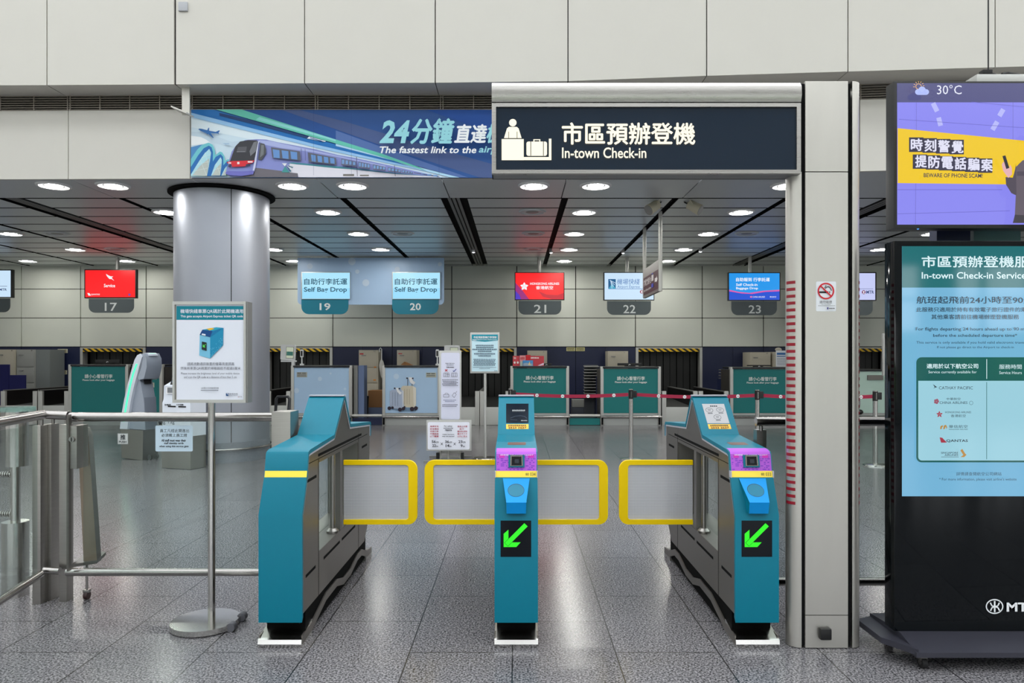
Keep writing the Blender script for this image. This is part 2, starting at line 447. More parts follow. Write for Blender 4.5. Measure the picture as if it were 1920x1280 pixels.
# ================================================================= DOWNLIGHTS
LAMP = mat('lit_lamp', (255, 253, 246), emit=165.0)
LAMPD = mat('unlit_lens', (150, 150, 148), 0.4)
TRIM = mat('downlight_trim', (235, 236, 236), 0.4)
GLOW = mat('reflector_and_spot_glow', (245, 247, 250), emit=1.3)  # emission stands in for lamplight on the reflector ring; also spotlight lenses
def downlight(px, py, lit, label):
    Y = (ZC - H) * F / (VY - py); x = X(px, Y)
    t = thing('downlight', label, 'ceiling light', (x, Y, ZC), 'round downlights in the lowered ceiling')
    r = MB(); r.lathe(x, Y, [(.195, ZC - .004), (.20, ZC - .022), (.232, ZC - .018), (.24, ZC)], TRIM if lit else CEIL, n=36); r.build('trim_ring', t)
    d = MB(); d.lathe(x, Y, [(0.0, ZC - .006), (.14, ZC - .006)], LAMPD if lit else CEIL, n=36); d.lathe(x, Y, [(.14, ZC - .006), (.197, ZC - .006)], GLOW if lit else CEIL, n=36); d.build('reflector', t)
    l = MB(); l.lathe(x, Y, [(0.0, ZC - .012), (.10, ZC - .012), (.115, ZC - .006)], LAMP if lit else LAMPD, n=32); l.build('lamp', t)
rows = [('front', 347.5, [(101, 1), (212, 1), (548, 1), (661, 1), (1001, 1), (1117, 1), (1475, 1)]),
        ('second', 397, [(312, 1), (615, 1), (998, 0), (1095, 1), (1389, 1)]),
        ('third', 437.5, [(20, 1), (107, 0), (672, 1), (755, 0), (1000, 0), (1077, 1), (1328, 1), (1400, 0), (1748, 1)]),
        ('fourth', 467, [(141, 1), (217, 0), (513, 1), (714, 1), (1000, 0), (1067, 1), (1282, 1), (1649, 1)]),
        ('rear', 488.5, [(52, 1), (237, 1), (551, 1), (1058, 1), (1252, 1)])]
for nm, py, lst in rows:
    for lit_now in (1, 0):
        sub = [p for p, l in lst if l == lit_now]
        for i, p in enumerate(sub):
            downlight(p, py, lit_now, '%s round downlight, %s from the left in the %s ceiling row' % ('bright white' if lit_now else 'grey unlit', ORD[i], nm))
for i, (px, py) in enumerate(((888, 472), (1033, 473), (1168, 473.5), (1313, 471))):
    Y = (ZC - .03 - H) * F / (VY - py); x = X(px, Y)
    t = thing('track_spotlight', 'small white spotlight, %s from the left of four in the ceiling tracks' % ORD[i], 'spotlight', (x, Y, ZC + .06), 'small spotlights in the ceiling tracks')
    b = MB(); b.cyl((x, Y, ZC + .06), (x, Y - .03, ZC - .05), .042, TRIM, n=16); b.build('housing', t)
    b = MB(); b.cyl((x, Y - .03, ZC - .05), (x, Y - .031, ZC - .054), .034, GLOW, n=16); b.build('lamp', t)
# ================================================================= LIGHT
wd = bpy.data.worlds.new('daylight'); SC.world = wd; wd.use_nodes = True
bg = wd.node_tree.nodes['Background']; bg.inputs['Color'].default_value = (0.93, 0.97, 1.0, 1); bg.inputs['Strength'].default_value = 4.4
# ================================================================= TICKET GATES
W2 = 0.117
PROF = [(3.87, .131), (3.87, .71), (3.955, .897), (3.965, .931), (3.985, 1.020), (3.995, 1.033), (4.03, 1.042), (4.56, 1.068), (4.80, 1.283),
        (4.835, 1.300), (4.865, 1.290), (5.02, 1.095), (5.69, 1.052), (5.715, 1.035), (5.715, .94), (5.69, .28), (5.50, .125)]
def inset(pts, d):
    n = len(pts); out = []
    for i in range(n):
        p0, p, p1 = pts[i - 1], pts[i], pts[(i + 1) % n]
        a = Vector((p[0] - p0[0], p[1] - p0[1])).normalized(); b = Vector((p1[0] - p[0], p1[1] - p[1])).normalized()
        na = Vector((a.y, -a.x)); nb = Vector((b.y, -b.x)); k = na + nb
        k = k / max(k.dot(na), 0.35)
        out.append((p[0] + k.x * d, p[1] + k.y * d))
    return out
def clip(pts, axis, v, keep_less):
    out = []; n = len(pts)
    ins = lambda p: (p[axis] <= v) == keep_less
    for i in range(n):
        a, b = pts[i], pts[(i + 1) % n]
        if ins(a): out.append(a)
        if ins(a) != ins(b):
            t = (v - a[axis]) / (b[axis] - a[axis]); out.append((a[0] + (b[0] - a[0]) * t, a[1] + (b[1] - a[1]) * t))
    return out
def gplane(a, b, ext=0.0):
    d = Vector((0, b[0] - a[0], b[1] - a[1])); n = Vector((0, -d.z, d.y)).normalized()
    return Vector((0, a[0], a[1])) + n * ext, n
SIDE = mat('gate_side_steel', (124, 119, 113), 0.34, 0.85, noise=0.12, nscale=4, stretch=(1, 1, 10))
SIDE2 = mat('gate_inner_steel', (140, 138, 134), 0.4, 0.8)
EDGE = mat('light_grey_edge', (186, 187, 198), 0.4)
BLUEC = mat('sky_blue_reader', (0, 142, 218), 0.4, spec=0.3)
TEALD = mat('dark_teal_disc', (0, 112, 140), 0.4)
PURP = mat('purple_decal', (178, 92, 208), 0.45, spec=0.25)
STRIPE = mat('yellow_sticker', (250, 222, 70), 0.45)
def mesh_sheet():
    m = bpy.data.materials.new('perforated_sheet'); m.use_nodes = True
    nt = m.node_tree; nt.nodes.clear(); L = nt.links.new
    out = nt.nodes.new('ShaderNodeOutputMaterial'); tr = nt.nodes.new('ShaderNodeBsdfTransparent'); df = nt.nodes.new('ShaderNodeBsdfDiffuse')
    df.inputs['Color'].default_value = rgb((215, 216, 220))
    tc = nt.nodes.new('ShaderNodeTexCoord'); sp = nt.nodes.new('ShaderNodeSeparateXYZ'); L(tc.outputs['Object'], sp.inputs[0])
    def stripes(sock, per, duty):
        mo = nt.nodes.new('ShaderNodeMath'); mo.operation = 'MULTIPLY'; mo.inputs[1].default_value = 1.0 / per
        fr = nt.nodes.new('ShaderNodeMath'); fr.operation = 'FRACT'; gt = nt.nodes.new('ShaderNodeMath'); gt.operation = 'LESS_THAN'; gt.inputs[1].default_value = duty
        L(sock, mo.inputs[0]); L(mo.outputs[0], fr.inputs[0]); L(fr.outputs[0], gt.inputs[0]); return gt.outputs[0]
    a = stripes(sp.outputs['Z'], 0.0095, 0.45); b = stripes(sp.outputs['X'], 0.0095, 0.30)
    mx = nt.nodes.new('ShaderNodeMath'); mx.operation = 'MAXIMUM'; L(a, mx.inputs[0]); L(b, mx.inputs[1])
    sc = nt.nodes.new('ShaderNodeMath'); sc.operation = 'MULTIPLY_ADD'; sc.inputs[1].default_value = 0.36; sc.inputs[2].default_value = 0.34; L(mx.outputs[0], sc.inputs[0])
    mix = nt.nodes.new('ShaderNodeMixShader'); L(sc.outputs[0], mix.inputs[0]); L(tr.outputs[0], mix.inputs[1]); L(df.outputs[0], mix.inputs[2]); L(mix.outputs[0], out.inputs[0])
    return m
SHEET = mesh_sheet()
def gate(gx, label, reader, flaps, number=None, light_screen=False):
    org = Vector((0, 3.87, 0))
    t = thing('ticket_gate', label, 'ticket gate', org, 'ticket gates across the entrance', loc=(gx, 3.87, 0))
    # teal shell wrapping the front, top and back
    inn = inset(PROF, 0.022)
    k0, k1 = 0, 14
    sh = MB(); loop = PROF[k0:k1 + 1]; li = inn[k0:k1 + 1]
    m = len(loop); vs = []
    for x in (-W2, W2):
        vs += [(x, p[0], p[1]) for p in loop] + [(x, p[0], p[1]) for p in li]
    fs = []
    o = 2 * m
    for i in range(m - 1):
        fs += [(i, i + 1, o + i + 1, o + i), (m + i, o + m + i, o + m + i + 1, m + i + 1), (i, m + i, m + i + 1, i + 1), (o + i, o + i + 1, o + m + i + 1, o + m + i)]
    fs += [(0, o, o + m, m), (m - 1, m + m - 1, o + m + m - 1, o + m - 1)]
    sh.raw(vs, fs, TEAL); shell = sh.build('shell', t)
    # pale edge line under the shell
    i2 = inset(PROF, 0.034); e = MB()
    for x in (-W2 + .003, W2 - .003):
        a = inn[1:k1 + 1]; b = i2[1:k1 + 1]
        for i in range(len(a) - 1):
            e.prism([(x, *a[i]), (x, *a[i + 1]), (x, *b[i + 1]), (x, *b[i])], (-.004 if x > 0 else .004, 0, 0), EDGE)
    e.build('edge_trim', t)
    cap = MB(); cap.box(-W2 - .001, W2 + .001, 4.812, 4.862, 1.298, 1.306, EDGE); cap.build('top_cap', t)
    # stainless side panels with a window opening
    wy0, wy1, wz0, wz1 = 4.23, 5.27, .42, .94
    pan = inset(PROF, 0.0345)
    slots = [(4.21, 5.38, .985), (3.99, 4.17, .870), (3.96, 4.15, .352), (4.33, 4.72, .350), (4.78, 5.17, .350), (5.40, 5.58, .885)]
    for x, dx in ((W2 - .006, -.006), (-W2 + .006, .006)):
        p = MB()
        pieces = [clip(pan, 0, wy0 - .001, True), clip(pan, 0, wy1 + .001, False)]
        mid = clip(clip(pan, 0, wy0 + .001, False), 0, wy1 - .001, True)
        pieces += [clip(mid, 1, wz1, False), clip(mid, 1, wz0, True)]
        for q in pieces: p.yz(q, x, x + dx, SIDE)
        sx = .0008 if x > 0 else -.0008
        for a, z0, z1 in ((4.215, .14, .42), (4.215, .42, .965), (5.285, .14, 1.0)): p.box(x, x + sx, a - .0025, a + .0025, z0, z1, GAP)
        p.box(x, x + sx, 4.0, 5.6, .962, .966, GAP)
        side = p.build('side_panel', t)
        for a, b, z in slots:
            s_ = MB(); s_.box(x, x + (.0015 if x > 0 else -.0015), a, b, z - .008, z + .008, GAP); s_.build('slot', side)
    iw = MB()      # lining of the window opening and inner walls
    iw.box(-.105, .105, wy0 - .02, wy0, wz0, wz1, SIDE2); iw.box(-.105, .105, wy1, wy1 + .02, wz0, wz1, SIDE2)
    iw.box(-.105, .105, wy0, wy1, wz0 - .02, wz0, SIDE2); iw.box(-.105, .105, wy0, wy1, wz1, wz1 + .02, SIDE2)
    iw.build('window_lining', t)
    gp = MB(); gp.box(-.012, -.006, wy0, wy1 - .35, wz0, wz1, GLASS); gp.build('window_pane', t)
    px_ = .075 if 'R' in flaps else -.075
    for s in ([1] if flaps == 'R' else [-1] if flaps == 'L' else [1, -1]):
        pp = MB(); pp.lathe(s * .075, 4.68, [(.0, wz0 + .002), (.040, wz0 + .002), (.040, wz0 + .014), (.026, wz0 + .03), (.0165, wz0 + .032), (.0165, wz1)], STEEL, n=24); pp.build('pivot_post', t)
        hb = MB(); hb.box(s * .085 - .02, s * .085 + .02, 4.76, 4.82, wz0, wz1, SIDE2); hb.build('hinge_bar', t)
    # base: black core painting the recess's shade, nose plates and bent side bars
    co = MB(); co.box(-.106, .106, 3.97, 5.55, .02, .30, VOID); co.box(-.085, .085, 3.93, 5.6, .10, .20, VOID); co.build('core', t)
    pl = MB()
    pl.yz([(3.862, .0), (3.855, .02), (3.862, .042), (3.885, .050), (4.06, .085), (4.06, .0)], -W2, W2, CHROME)
    pl.build('base_plate', t); pl = MB()
    pl.yz([(5.73, .0), (5.735, .02), (5.73, .04), (5.70, .05), (5.52, .085), (5.52, .0)], -W2, W2, STEELH)
    pl.build('base_plate', t)
    path = [(3.88, .036), (4.06, .045), (4.36, .112), (4.62, .114), (4.80, .07), (5.0, .07), (5.22, .112), (5.36, .11), (5.56, .045), (5.72, .036)]
    for x in (-W2 - .002, W2 + .002):
        b = MB()
        for i in range(len(path) - 1):
            (ya, za), (yb, zb) = path[i], path[i + 1]
            b.prism([(x, ya, za - .024), (x, yb, zb - .024), (x, yb, zb + .022), (x, ya, za + .022)], (-.008 if x > 0 else .008, 0, 0), SIDE)
        b.build('side_bar', t)
    # yellow edged barrier flaps
    for s in flaps:
        sg = 1 if s == 'R' else -1
        fr = MB(); xa, xb, z0, z1, yf = sg * .120, sg * .610, .447, .874, 4.80
        outer = rr(xa, z0, xb, z1, .062, '0110', n=8); innr = rr(xa, z0 + .031, xb - sg * .058, z1 - .031, .02, '0110', n=8)
        n = len(outer); vs = []
        for y in (yf - .012, yf + .012): vs += [(p[0], y, p[1]) for p in outer] + [(p[0], y, p[1]) for p in innr]
        fs = []
        for i in range(n - 1):
            fs += [(i, i + 1, n + i + 1, n + i), (2 * n + i, 3 * n + i, 3 * n + i + 1, 2 * n + i + 1), (i, 2 * n + i, 2 * n + i + 1, i + 1), (n + i, n + i + 1, 3 * n + i + 1, 3 * n + i)]
        # open hinge end: close the two little end faces
        fs += [(0, n, 3 * n, 2 * n), (n - 1, 2 * n + n - 1, 3 * n + n - 1, n + n - 1)]
        # the loop between last and first point is the hinge side, left open
        fr.raw(vs, fs, YEL); fl = fr.build('flap_frame', t)
        sh_ = MB(); sh_.box(xa, xb - sg * .05, yf - .002, yf + .002, z0 + .025, z1 - .025, SHEET); sh_.build('flap_sheet', fl)
    # ---- printed and fitted things on the front
    pS = gplane(PROF[2], PROF[3]); a = Art(*pS)
    a.rect(929, 882.5, 1008, 894.5, STRIPE)
    if not reader: pass
    else:
        ink = C((60, 60, 40)); a.text(985.5, 886, 991.5, 891.5, '機號', ink); a.text(994, 885.5, 1004, 892, number, ink)
    a.build('stripe_sticker', t)
    if not reader: return t
    m1 = MB()
    for x in (-W2, W2 - .003): m1.box(x - .0005, x + .0035, 3.946, 3.98, .897, .933, EDGE)
    m1.build('stripe_end_cap', t)
    pP = gplane(PROF[3], PROF[4]); a = Art(*pP)
    a.rect(930.5, 850.5, 1006, 882.5, PURP)
    dk = C((116, 56, 186)); rnd = random.Random(5)
    sq = []
    for r in range(9):
        for q in range(22):
            if rnd.random() < .45: sq.append((932 + q * 3.35, 852.5 + r * 3.3, 932 + q * 3.35 + 3.35 * rnd.choice((.5, 1)), 852.5 + r * 3.3 + 1.6))
    a.rects(sq, dk)
    a.rects([(936, 852.5, 946, 858), (990, 852.5, 1001, 858)], C((205, 50, 180)))
    a.text(938, 851.2, 1000, 854.2, '請掃瞄 QR CODE TICKET', C((245, 235, 250)))
    a.build('purple_decal', t)
    dd = Vector((PROF[7][0] - PROF[6][0], PROF[7][1] - PROF[6][1])).normalized() * .035
    st = [(PROF[4][0], PROF[4][1] - .004), PROF[4], PROF[5], PROF[6], (PROF[6][0] + dd.x, PROF[6][1] + dd.y)]
    dm = MB(); o_ = [(p[0] - .0012, p[1] + .0012) for p in st]
    for p, q in zip(o_, o_[1:]): dm.prism([(-.110, *p), (.110, *p), (.110, *q), (-.110, *q)], (0, .001, -.0006), PURP)
    dm.build('decal_top', t)
    # scanner window
    n_ = pP[1]
    sc = MB()
    def on(px, py, ext):
        q = Art(pP[0], pP[1]); q.k = 0; return q.at(px, py) + n_ * ext
    q = [on(953.5, 853, 0), on(983.5, 853, 0), on(983.5, 876, 0), on(953.5, 876, 0)]
    sc.prism(q, n_ * .010, TEAL)
    q = [on(957, 853.5, .010), on(980, 853.5, .010), on(980.5, 873.5, .010), on(956.5, 873.5, .010)]
    sc.prism(q, n_ * .004, POLISH)
    q = [on(959.5, 856, .014), on(977.5, 856, .014), on(978, 872.5, .014), on(959, 872.5, .014)]
    sc.prism(q, n_ * .001, mat('scanner_glass', (20, 22, 26), 0.08))
    q = [on(965, 861, .015), on(973, 861, .015), on(973, 868.5, .015), on(965, 868.5, .015)]
    sc.prism(q, n_ * .0006, mat('scanner_lens', (54, 58, 64), 0.1))
    sc.build('code_scanner', t)
    a = Art(*gplane(PROF[6], PROF[7])); a.rrect(952, 829, 986, 834, 1.2, mat('ticket_slot', (92, 52, 44), 0.4)); a.build('ticket_slot', t)
    # tower screen
    pT = gplane(PROF[7], PROF[8]); a = Art(*pT)
    if not light_screen:
        a.rect(949, 756.5, 991, 793, mat('dark_screen', (16, 26, 38), 0.12, spec=0.12))
        em = C((210, 220, 225), .5, .7)
        a.marks(960.5, 768, 985, 770.5, em, 9, .75); a.marks(960.5, 771.2, 984, 772.2, C((120, 135, 145), .5, .5), 16)
        a.line([(957, 784), (966, 780.5), (976, 779.5), (984, 781), (988, 784.5)], .7, C((80, 105, 130), .5, .6))
        a.line([(957, 787), (970, 788)], .6, C((80, 105, 130), .5, .6))
        a.marks(977, 788, 989, 789.8, em, 5)
    else:
        a.rect(949, 757, 990.5, 793.5, mat('pale_screen', (215, 218, 224), 0.3, emit=.75))
        ik = C((50, 54, 62))
        a.marks(963, 760, 977, 762.5, ik, 4, .8)
        for cx, cy in ((959.5, 769), (979.5, 769), (970.5, 783)):
            a.ring(cx, cy, 7, 4.6, .6, ik); a.rect(cx - 3, cy - 1.4, cx + 3, cy - .8, ik); a.rect(cx - 3, cy + .8, cx + 2, cy + 1.4, ik)
            a.marks(cx - 4.5, cy + 5.5, cx + 4.5, cy + 7, ik, 4, .8)
    a.build('status_screen', t)
    a = Art(*pT); a.rect(949, 795, 991, 804, mat('amber_label', (250, 190, 60), 0.45)); ik = C((50, 45, 30))
    a.marks(953, 796.3, 987, 798.3, ik, 9, .8); a.marks(952, 799, 988, 799.6, ik, 18, .7); a.text(953, 800.4, 987, 803.4, '2523 3637', ik, bold=.02)
    a.build('hotline_label', t)
    # card reader
    r = MB()
    fr = [(-.0735, 3.950, .893), (.0735, 3.950, .893), (.053, 3.832, .784), (-.053, 3.832, .784), (.052, 3.846, .722), (-.052, 3.846, .722)]
    bk = [(p[0] * 1.12, 4.0, p[2] - .002) for p in fr]
    r.raw(fr, [(0, 1, 2, 3), (3, 2, 4, 5)], BLUEC)
    r.raw(fr + bk, [(0, 3, 9, 6), (3, 5, 11, 9), (1, 7, 8, 2), (2, 8, 10, 4), (5, 4, 10, 11), (0, 6, 7, 1)], TEAL)
    rd = r.build('card_reader', t)
    d1 = Vector(fr[1]) - Vector(fr[0]); d2 = Vector(fr[3]) - Vector(fr[0]); n = d1.cross(d2).normalized()
    if n.y > 0: n = -n
    a = Art(Vector(fr[0]), n); a.ell(967.5, 919, 15.6, 12.3, BLACK, 40); a.ell(967.5, 919.3, 15.0, 11.6, TEALD, 40)
    a.build('reader_target', rd)
    # arrow display
    a = art(3.87); a.rect(938.6, 975.5, 996, 1043.5, mat('display_glass', (14, 18, 24), 0.08, spec=0.2))
    gr = mat('lit_green', (40, 255, 20), emit=1.0)
    a.poly([(944.3, 1000.3), (953.3, 992.6), (953.3, 1016.2), (976.2, 1016.2), (968.1, 1025.1), (944.3, 1025.1)], gr)
    a.poly([(983.1, 979.6), (990.1, 986.2), (952.4, 1023.9), (945.5, 1017)], mat('display_glass', (14, 18, 24), 0.08, spec=0.2))
    a.poly([(983.1, 980.3), (989.4, 986.2), (952.4, 1023.1), (946.3, 1017)], gr)
    a.build('arrow_display', t)
    return t
gate(-1.269, 'teal and steel ticket gate on the left with no card reader or arrow', False, 'R')
gate(0.0, 'teal ticket gate numbered 034 in the middle with flaps on both sides', True, 'LR', '034')
gate(1.295, 'teal ticket gate numbered 033 beside the steel pillar with a pale screen', True, 'L', '033', True)

# ================================================================= PORTAL: PILLAR WITH OVERHEAD SIGN
YP = 3.85
t = thing('portal_sign', 'brushed steel pillar carrying the black illuminated In-town Check-in sign', 'sign', (1.66, 3.85, 0))
ztop = Z(152, YP)
xg0, xg1, xp0, xp1, xg2, xg3 = X(1503, YP), X(1509.5, YP), X(1510, YP), X(1590, YP), X(1590.5, YP), X(1598, YP)
PILST = mat('satin_pillar_steel', (198, 195, 188), 0.36, 0.8, noise=0.08, nscale=2.5, stretch=(3, 3, .6))
b = MB(); b.box(xg0 + .004, xg3 - .004, YP + .012, YP + .16, .01, ztop - .01, GAP); b.build('core', t)
b = MB(); zs = Z(322, YP); zk = Z(1153, YP)
for z0, z1 in ((0.004, zk - .002), (zk + .002, zs - .0025), (zs + .0025, ztop)): b.box(xp0, xp1, YP, YP + .02, z0, z1, PILST)
b.build('front_panel', t)
for nm, cx, zt, a0, a1 in (('L', xg0, zs + .0, math.pi / 2, 1.5 * math.pi), ('R', xg3, ztop, -math.pi / 2, math.pi / 2)):
    b = MB(); r = .060
    b.lathe(cx, YP + r, [(0, .004), (r, .004), (r, zt), (0, zt)], PILST, n=24, a0=a0, a1=a1)
    tb = b.build('side_tube', t)
    sl = MB(); RED = mat('red_slot_inlay', (140, 4, 30), 0.5)
    for k in range(33):
        z = Z(528.5 + k * 12.98, YP)
        if nm == 'L': sl.lathe(cx, YP + r, [(r - .004, z - .0085), (r + .0012, z - .008), (r + .0018, z), (r + .0012, z + .008), (r - .004, z + .0085)], RED, n=10, a0=math.radians(186), a1=math.radians(240))
        else: sl.lathe(cx, YP + r, [(r - .004, z - .0085), (r + .0012, z - .008), (r + .0018, z), (r + .0012, z + .008), (r - .004, z + .0085)], RED, n=10, a0=math.radians(-46), a1=math.radians(-2))
    sl.build('red_slots', tb)
b = MB(); b.box(X(1534, YP), X(1555, YP), YP - .035, YP, Z(1196, YP), Z(1174.5, YP), BLACK, .012); b.build('door_stop', t)
a = art(YP); a.rrect(1530, 527.5, 1567.5, 583.5, 2.5, C((228, 232, 236))); ik = C((30, 30, 32)); rd = C((205, 30, 45))
a.rect(1535, 546, 1553, 549.5, ik); a.rect(1554.5, 546, 1556, 549.5, ik); a.line([(1547, 541), (1550, 537.5), (1554, 537.5), (1557, 541), (1558.5, 545)], 1.3, ik); a.line([(1545.5, 540), (1548.5, 535)], 1.3, ik)
a.ring(1548, 545.5, 15.5, 15.5, 2.6, rd, 40); a.line([(1537.5, 535.5), (1558.5, 556)], 2.4, rd)
a.text(1536, 563.5, 1559, 568.7, '請勿吸煙', ik); a.text(1539, 569.6, 1556, 571.4, 'No smoking', ik); a.marks(1533, 572.8, 1565, 573.6, ik, 16); a.rect(1549.5, 576, 1552, 580, C((60, 60, 130))); a.marks(1553, 577, 1564, 579, ik, 5)
a.build('no_smoking_notice', t, label='white no smoking notice with a red prohibition ring')
# sign box
YS = 3.81
sx0, sx1 = X(922, YS), X(1502, YS)
b = MB()
b.yz([(YS + .0, Z(191, YS)), (YS - .012, Z(178, YS)), (YS - .008, Z(162, YS)), (YS + .01, Z(154, YS)), (YS + .05, Z(152, YS)), (YS + .13, Z(152, YS)), (YS + .13, Z(191, YS))], sx0, sx1, STEELH)
b.build('top_band', t)
b = MB(); z0, z1 = Z(325, YS), Z(193, YS)
def frame(mb, x0, x1, z0, z1, y0, y1, wd, dz, m):
    for q in ([(x0, z0), (x1, z0), (x1 - wd, z0 + dz), (x0 + wd, z0 + dz)], [(x0, z1), (x1, z1), (x1 - wd, z1 - dz), (x0 + wd, z1 - dz)],
              [(x0, z0), (x0 + wd, z0 + dz), (x0 + wd, z1 - dz), (x0, z1)], [(x1, z0), (x1 - wd, z0 + dz), (x1 - wd, z1 - dz), (x1, z1)]):
        mb.xz(q, y0, y1, m)
frame(b, sx0, sx1, z0, z1, YS, YS + .03, S(8, YS), S(7, YS), STEELH)
b.box(sx0, sx1, YS + .03, YS + .13, z0, z0 + .006, ALUD); b.box(sx0, sx0 + .006, YS + .03, YS + .13, z0, z1, ALUD); b.box(sx0, sx1, YS + .12, YS + .13, z0, z1, ALUD)
b.build('sign_frame', t)
b = MB(); b.box(sx0 + .01, sx1 - .01, YS + .012, YS + .02, z0 + .01, z1 - .01, mat('sign_glass', (26, 40, 56), 0.10)); gl = b.build('sign_face', t)
a = art(YS + .012, .001); wl_ = mat('lit_lettering', (255, 247, 222), emit=1.15)
a.ell(961.5, 230, 7, 7, wl_); a.poly([(945, 259), (950.5, 241), (954, 238), (969, 238), (972.5, 241), (978, 259)], wl_)
a.rects([(953.3, 247, 954.3, 259), (969, 247, 970, 259)], mat('sign_glass', (26, 40, 56), 0.1))
a.rect(940.6, 261, 982, 300.6, wl_); a.rect(982, 294.8, 1033.7, 300.6, wl_); a.rect(1029, 260.5, 1033.7, 300.6, wl_)
a.rrect(987, 266, 1025.6, 292.8, 4, wl_); a.rects([(1000, 261.8, 1013, 263.5), (1000, 261.8, 1002, 267), (1011, 261.8, 1013, 267)], wl_)
a.rects([(994.5, 266, 995.8, 292.8), (1018.2, 266, 1019.5, 292.8)], mat('sign_glass', (26, 40, 56), 0.1))
a.text(1054, 231.5, 1302, 271.5, '市區預辦登機', wl_, bold=.022, res=4); a.text(1053.5, 277.5, 1211, 297.5, 'In-town Check-in', wl_, bold=.012, res=4)
a.build('lettering', gl, label='cream backlit lettering and check-in desk pictogram')

# ================================================================= OVERHEAD DISPLAY, TOP RIGHT
YT = 4.1
t = thing('display_monitor', 'large landscape monitor showing weather and a yellow phone scam warning', 'monitor', (X(1910, YT), YT, 0))
b = MB(); b.box(X(1676, YT), X(2160, YT), YT, YT + .09, Z(428, YT), Z(152, YT), BLACK, .006); cs = b.build('casing', t)
b = MB(); b.box(X(1818, YT), X(1886, YT), YT + .32, YT + .40, 0, Z(200, YT), mat('navy_post', (22, 34, 70), 0.4)); b.box(X(1895, YT), X(1990, YT), YT + .33, YT + .39, 0, Z(300, YT), mat('teal_post', (90, 130, 130), 0.4)); b.box(X(1830, YT), X(1980, YT), YT + .09, YT + .33, Z(330, YT), Z(240, YT), BLACK); b.build('support_post', t)
b = MB(); b.box(X(1836, YT), X(1930, YT), YT + .02, YT + .3, Z(151, YT), Z(136, YT), ALU, .006); b.build('mount_box', t)
b = MB()
for pts in ([(1850, 137), (1862, 127), (1885, 128), (1905, 136), (1930, 150)], [(1890, 132), (1905, 128), (1940, 130)], [(1868, 148), (1885, 141), (1905, 141), (1930, 155)]):
    b.tube([(X(p[0], YT), YT + .05 + .02 * i, Z(p[1], YT)) for i, p in enumerate(pts)], .007, RUBBER, n=8)
b.tube([(X(1866, YT), YT + .06, Z(127, YT)), (X(1866, YT), YT + .06, 9.0)], .004, RUBBER, n=6)
b.box(X(1850, YT), X(1868, YT), YT + .03, YT + .07, Z(134, YT), Z(126, YT), RUBBER, .004)
b.build('cables', t)
a = art(YT, .0007); q = lambda x, y: (1660 + x / 3.877, 120 + y / 3.877)
E = lambda c, e=1.0: mat('lcd_%d_%d_%d_%d' % (c[0], c[1], c[2], round(e * 100)), c, 0.18, emit=e)
vio = E((138, 136, 240)); a.rect(1682, 156, 2154, 421, vio)
a.rect(1682, 156, 2154, 192, E((78, 78, 128)))
lt = E((205, 208, 250))
for pts in ([(345, 285), (375, 345)], [(385, 390), (400, 450)], [(855, 330), (825, 380)], [(810, 420), (775, 480)]):
    a.line([q(*p) for p in pts], 9, E((182, 184, 248)))
ln = E((96, 92, 180))
for p in ([(95, 403), (1008, 465)], [(85, 915), (845, 915)], [(85, 1090), (900, 1068)], [(620, 278), (1008, 315)]): a.line([q(*v) for v in p], .7, ln)
for x in (220, 920): a.line([q(x, 280), q(x, 560)], .6, ln)
a.line([q(215, 870), q(212, 1165)], .6, ln)
a.poly([q(83, 470), q(1500, 610), q(1900, 660), q(1900, 890), q(83, 868)], E((240, 200, 35)))
dk = E((52, 50, 72)); wh = E((226, 226, 246))
for i, ch in enumerate('時刻警覺'):
    x = 175 + i * 97; y = 545 + i * 6
    a.rect(q(x - 10, 0)[0], q(0, y - 8)[1], q(x + 95, 0)[0], q(0, y + 98)[1], dk)
for i, ch in enumerate('提防電話騙案'):
    x = 200 + i * 94; y = 668 + i * 6
    a.rect(q(x - 10, 0)[0], q(0, y - 6)[1], q(x + 94, 0)[0], q(0, y + 98)[1], dk)
for i, ch in enumerate('時刻警覺'):
    x = 175 + i * 97; y = 550 + i * 6; p0 = q(x, y); p1 = q(x + 82, y + 86); a.text(p0[0], p0[1], p1[0], p1[1], ch, wh, bold=.03)
for i, ch in enumerate('提防電話騙案'):
    x = 202 + i * 94; y = 672 + i * 6; p0 = q(x, y); p1 = q(x + 80, y + 86); a.text(p0[0], p0[1], p1[0], p1[1], ch, wh, bold=.03)
p0 = q(255, 803); p1 = q(680, 838); a.text(p0[0], p0[1], p1[0], p1[1] - 1.2, 'BEWARE OF PHONE SCAM!', dk, bold=.015, skew=1.2)
p0 = q(350, 168); p1 = q(528, 236); a.text(p0[0], p0[1], p1[0], p1[1], '30°C', E((230, 232, 250)))
sun = E((245, 190, 110)); c0 = q(217, 180); a.ring(c0[0], c0[1], 5.5, 5.5, 1, sun)
for k in range(7):
    an = math.radians(175 + k * 30); a.line([(c0[0] + 7 * math.cos(an), c0[1] + 7 * math.sin(an)), (c0[0] + 10 * math.cos(an), c0[1] + 10 * math.sin(an))], 1, sun)
cl = E((176, 190, 250)); kk = a.k
for cx, cy, r in ((208, 222, 20), (238, 210, 27), (268, 222, 20)):
    a.k = kk; p = q(cx, cy); a.ell(p[0], p[1], r / 3.877, r / 3.877, cl)
a.k = kk; p0 = q(205, 222); p1 = q(272, 243); a.rect(p0[0], p0[1], p1[0], p1[1], cl); a.k = kk + 1
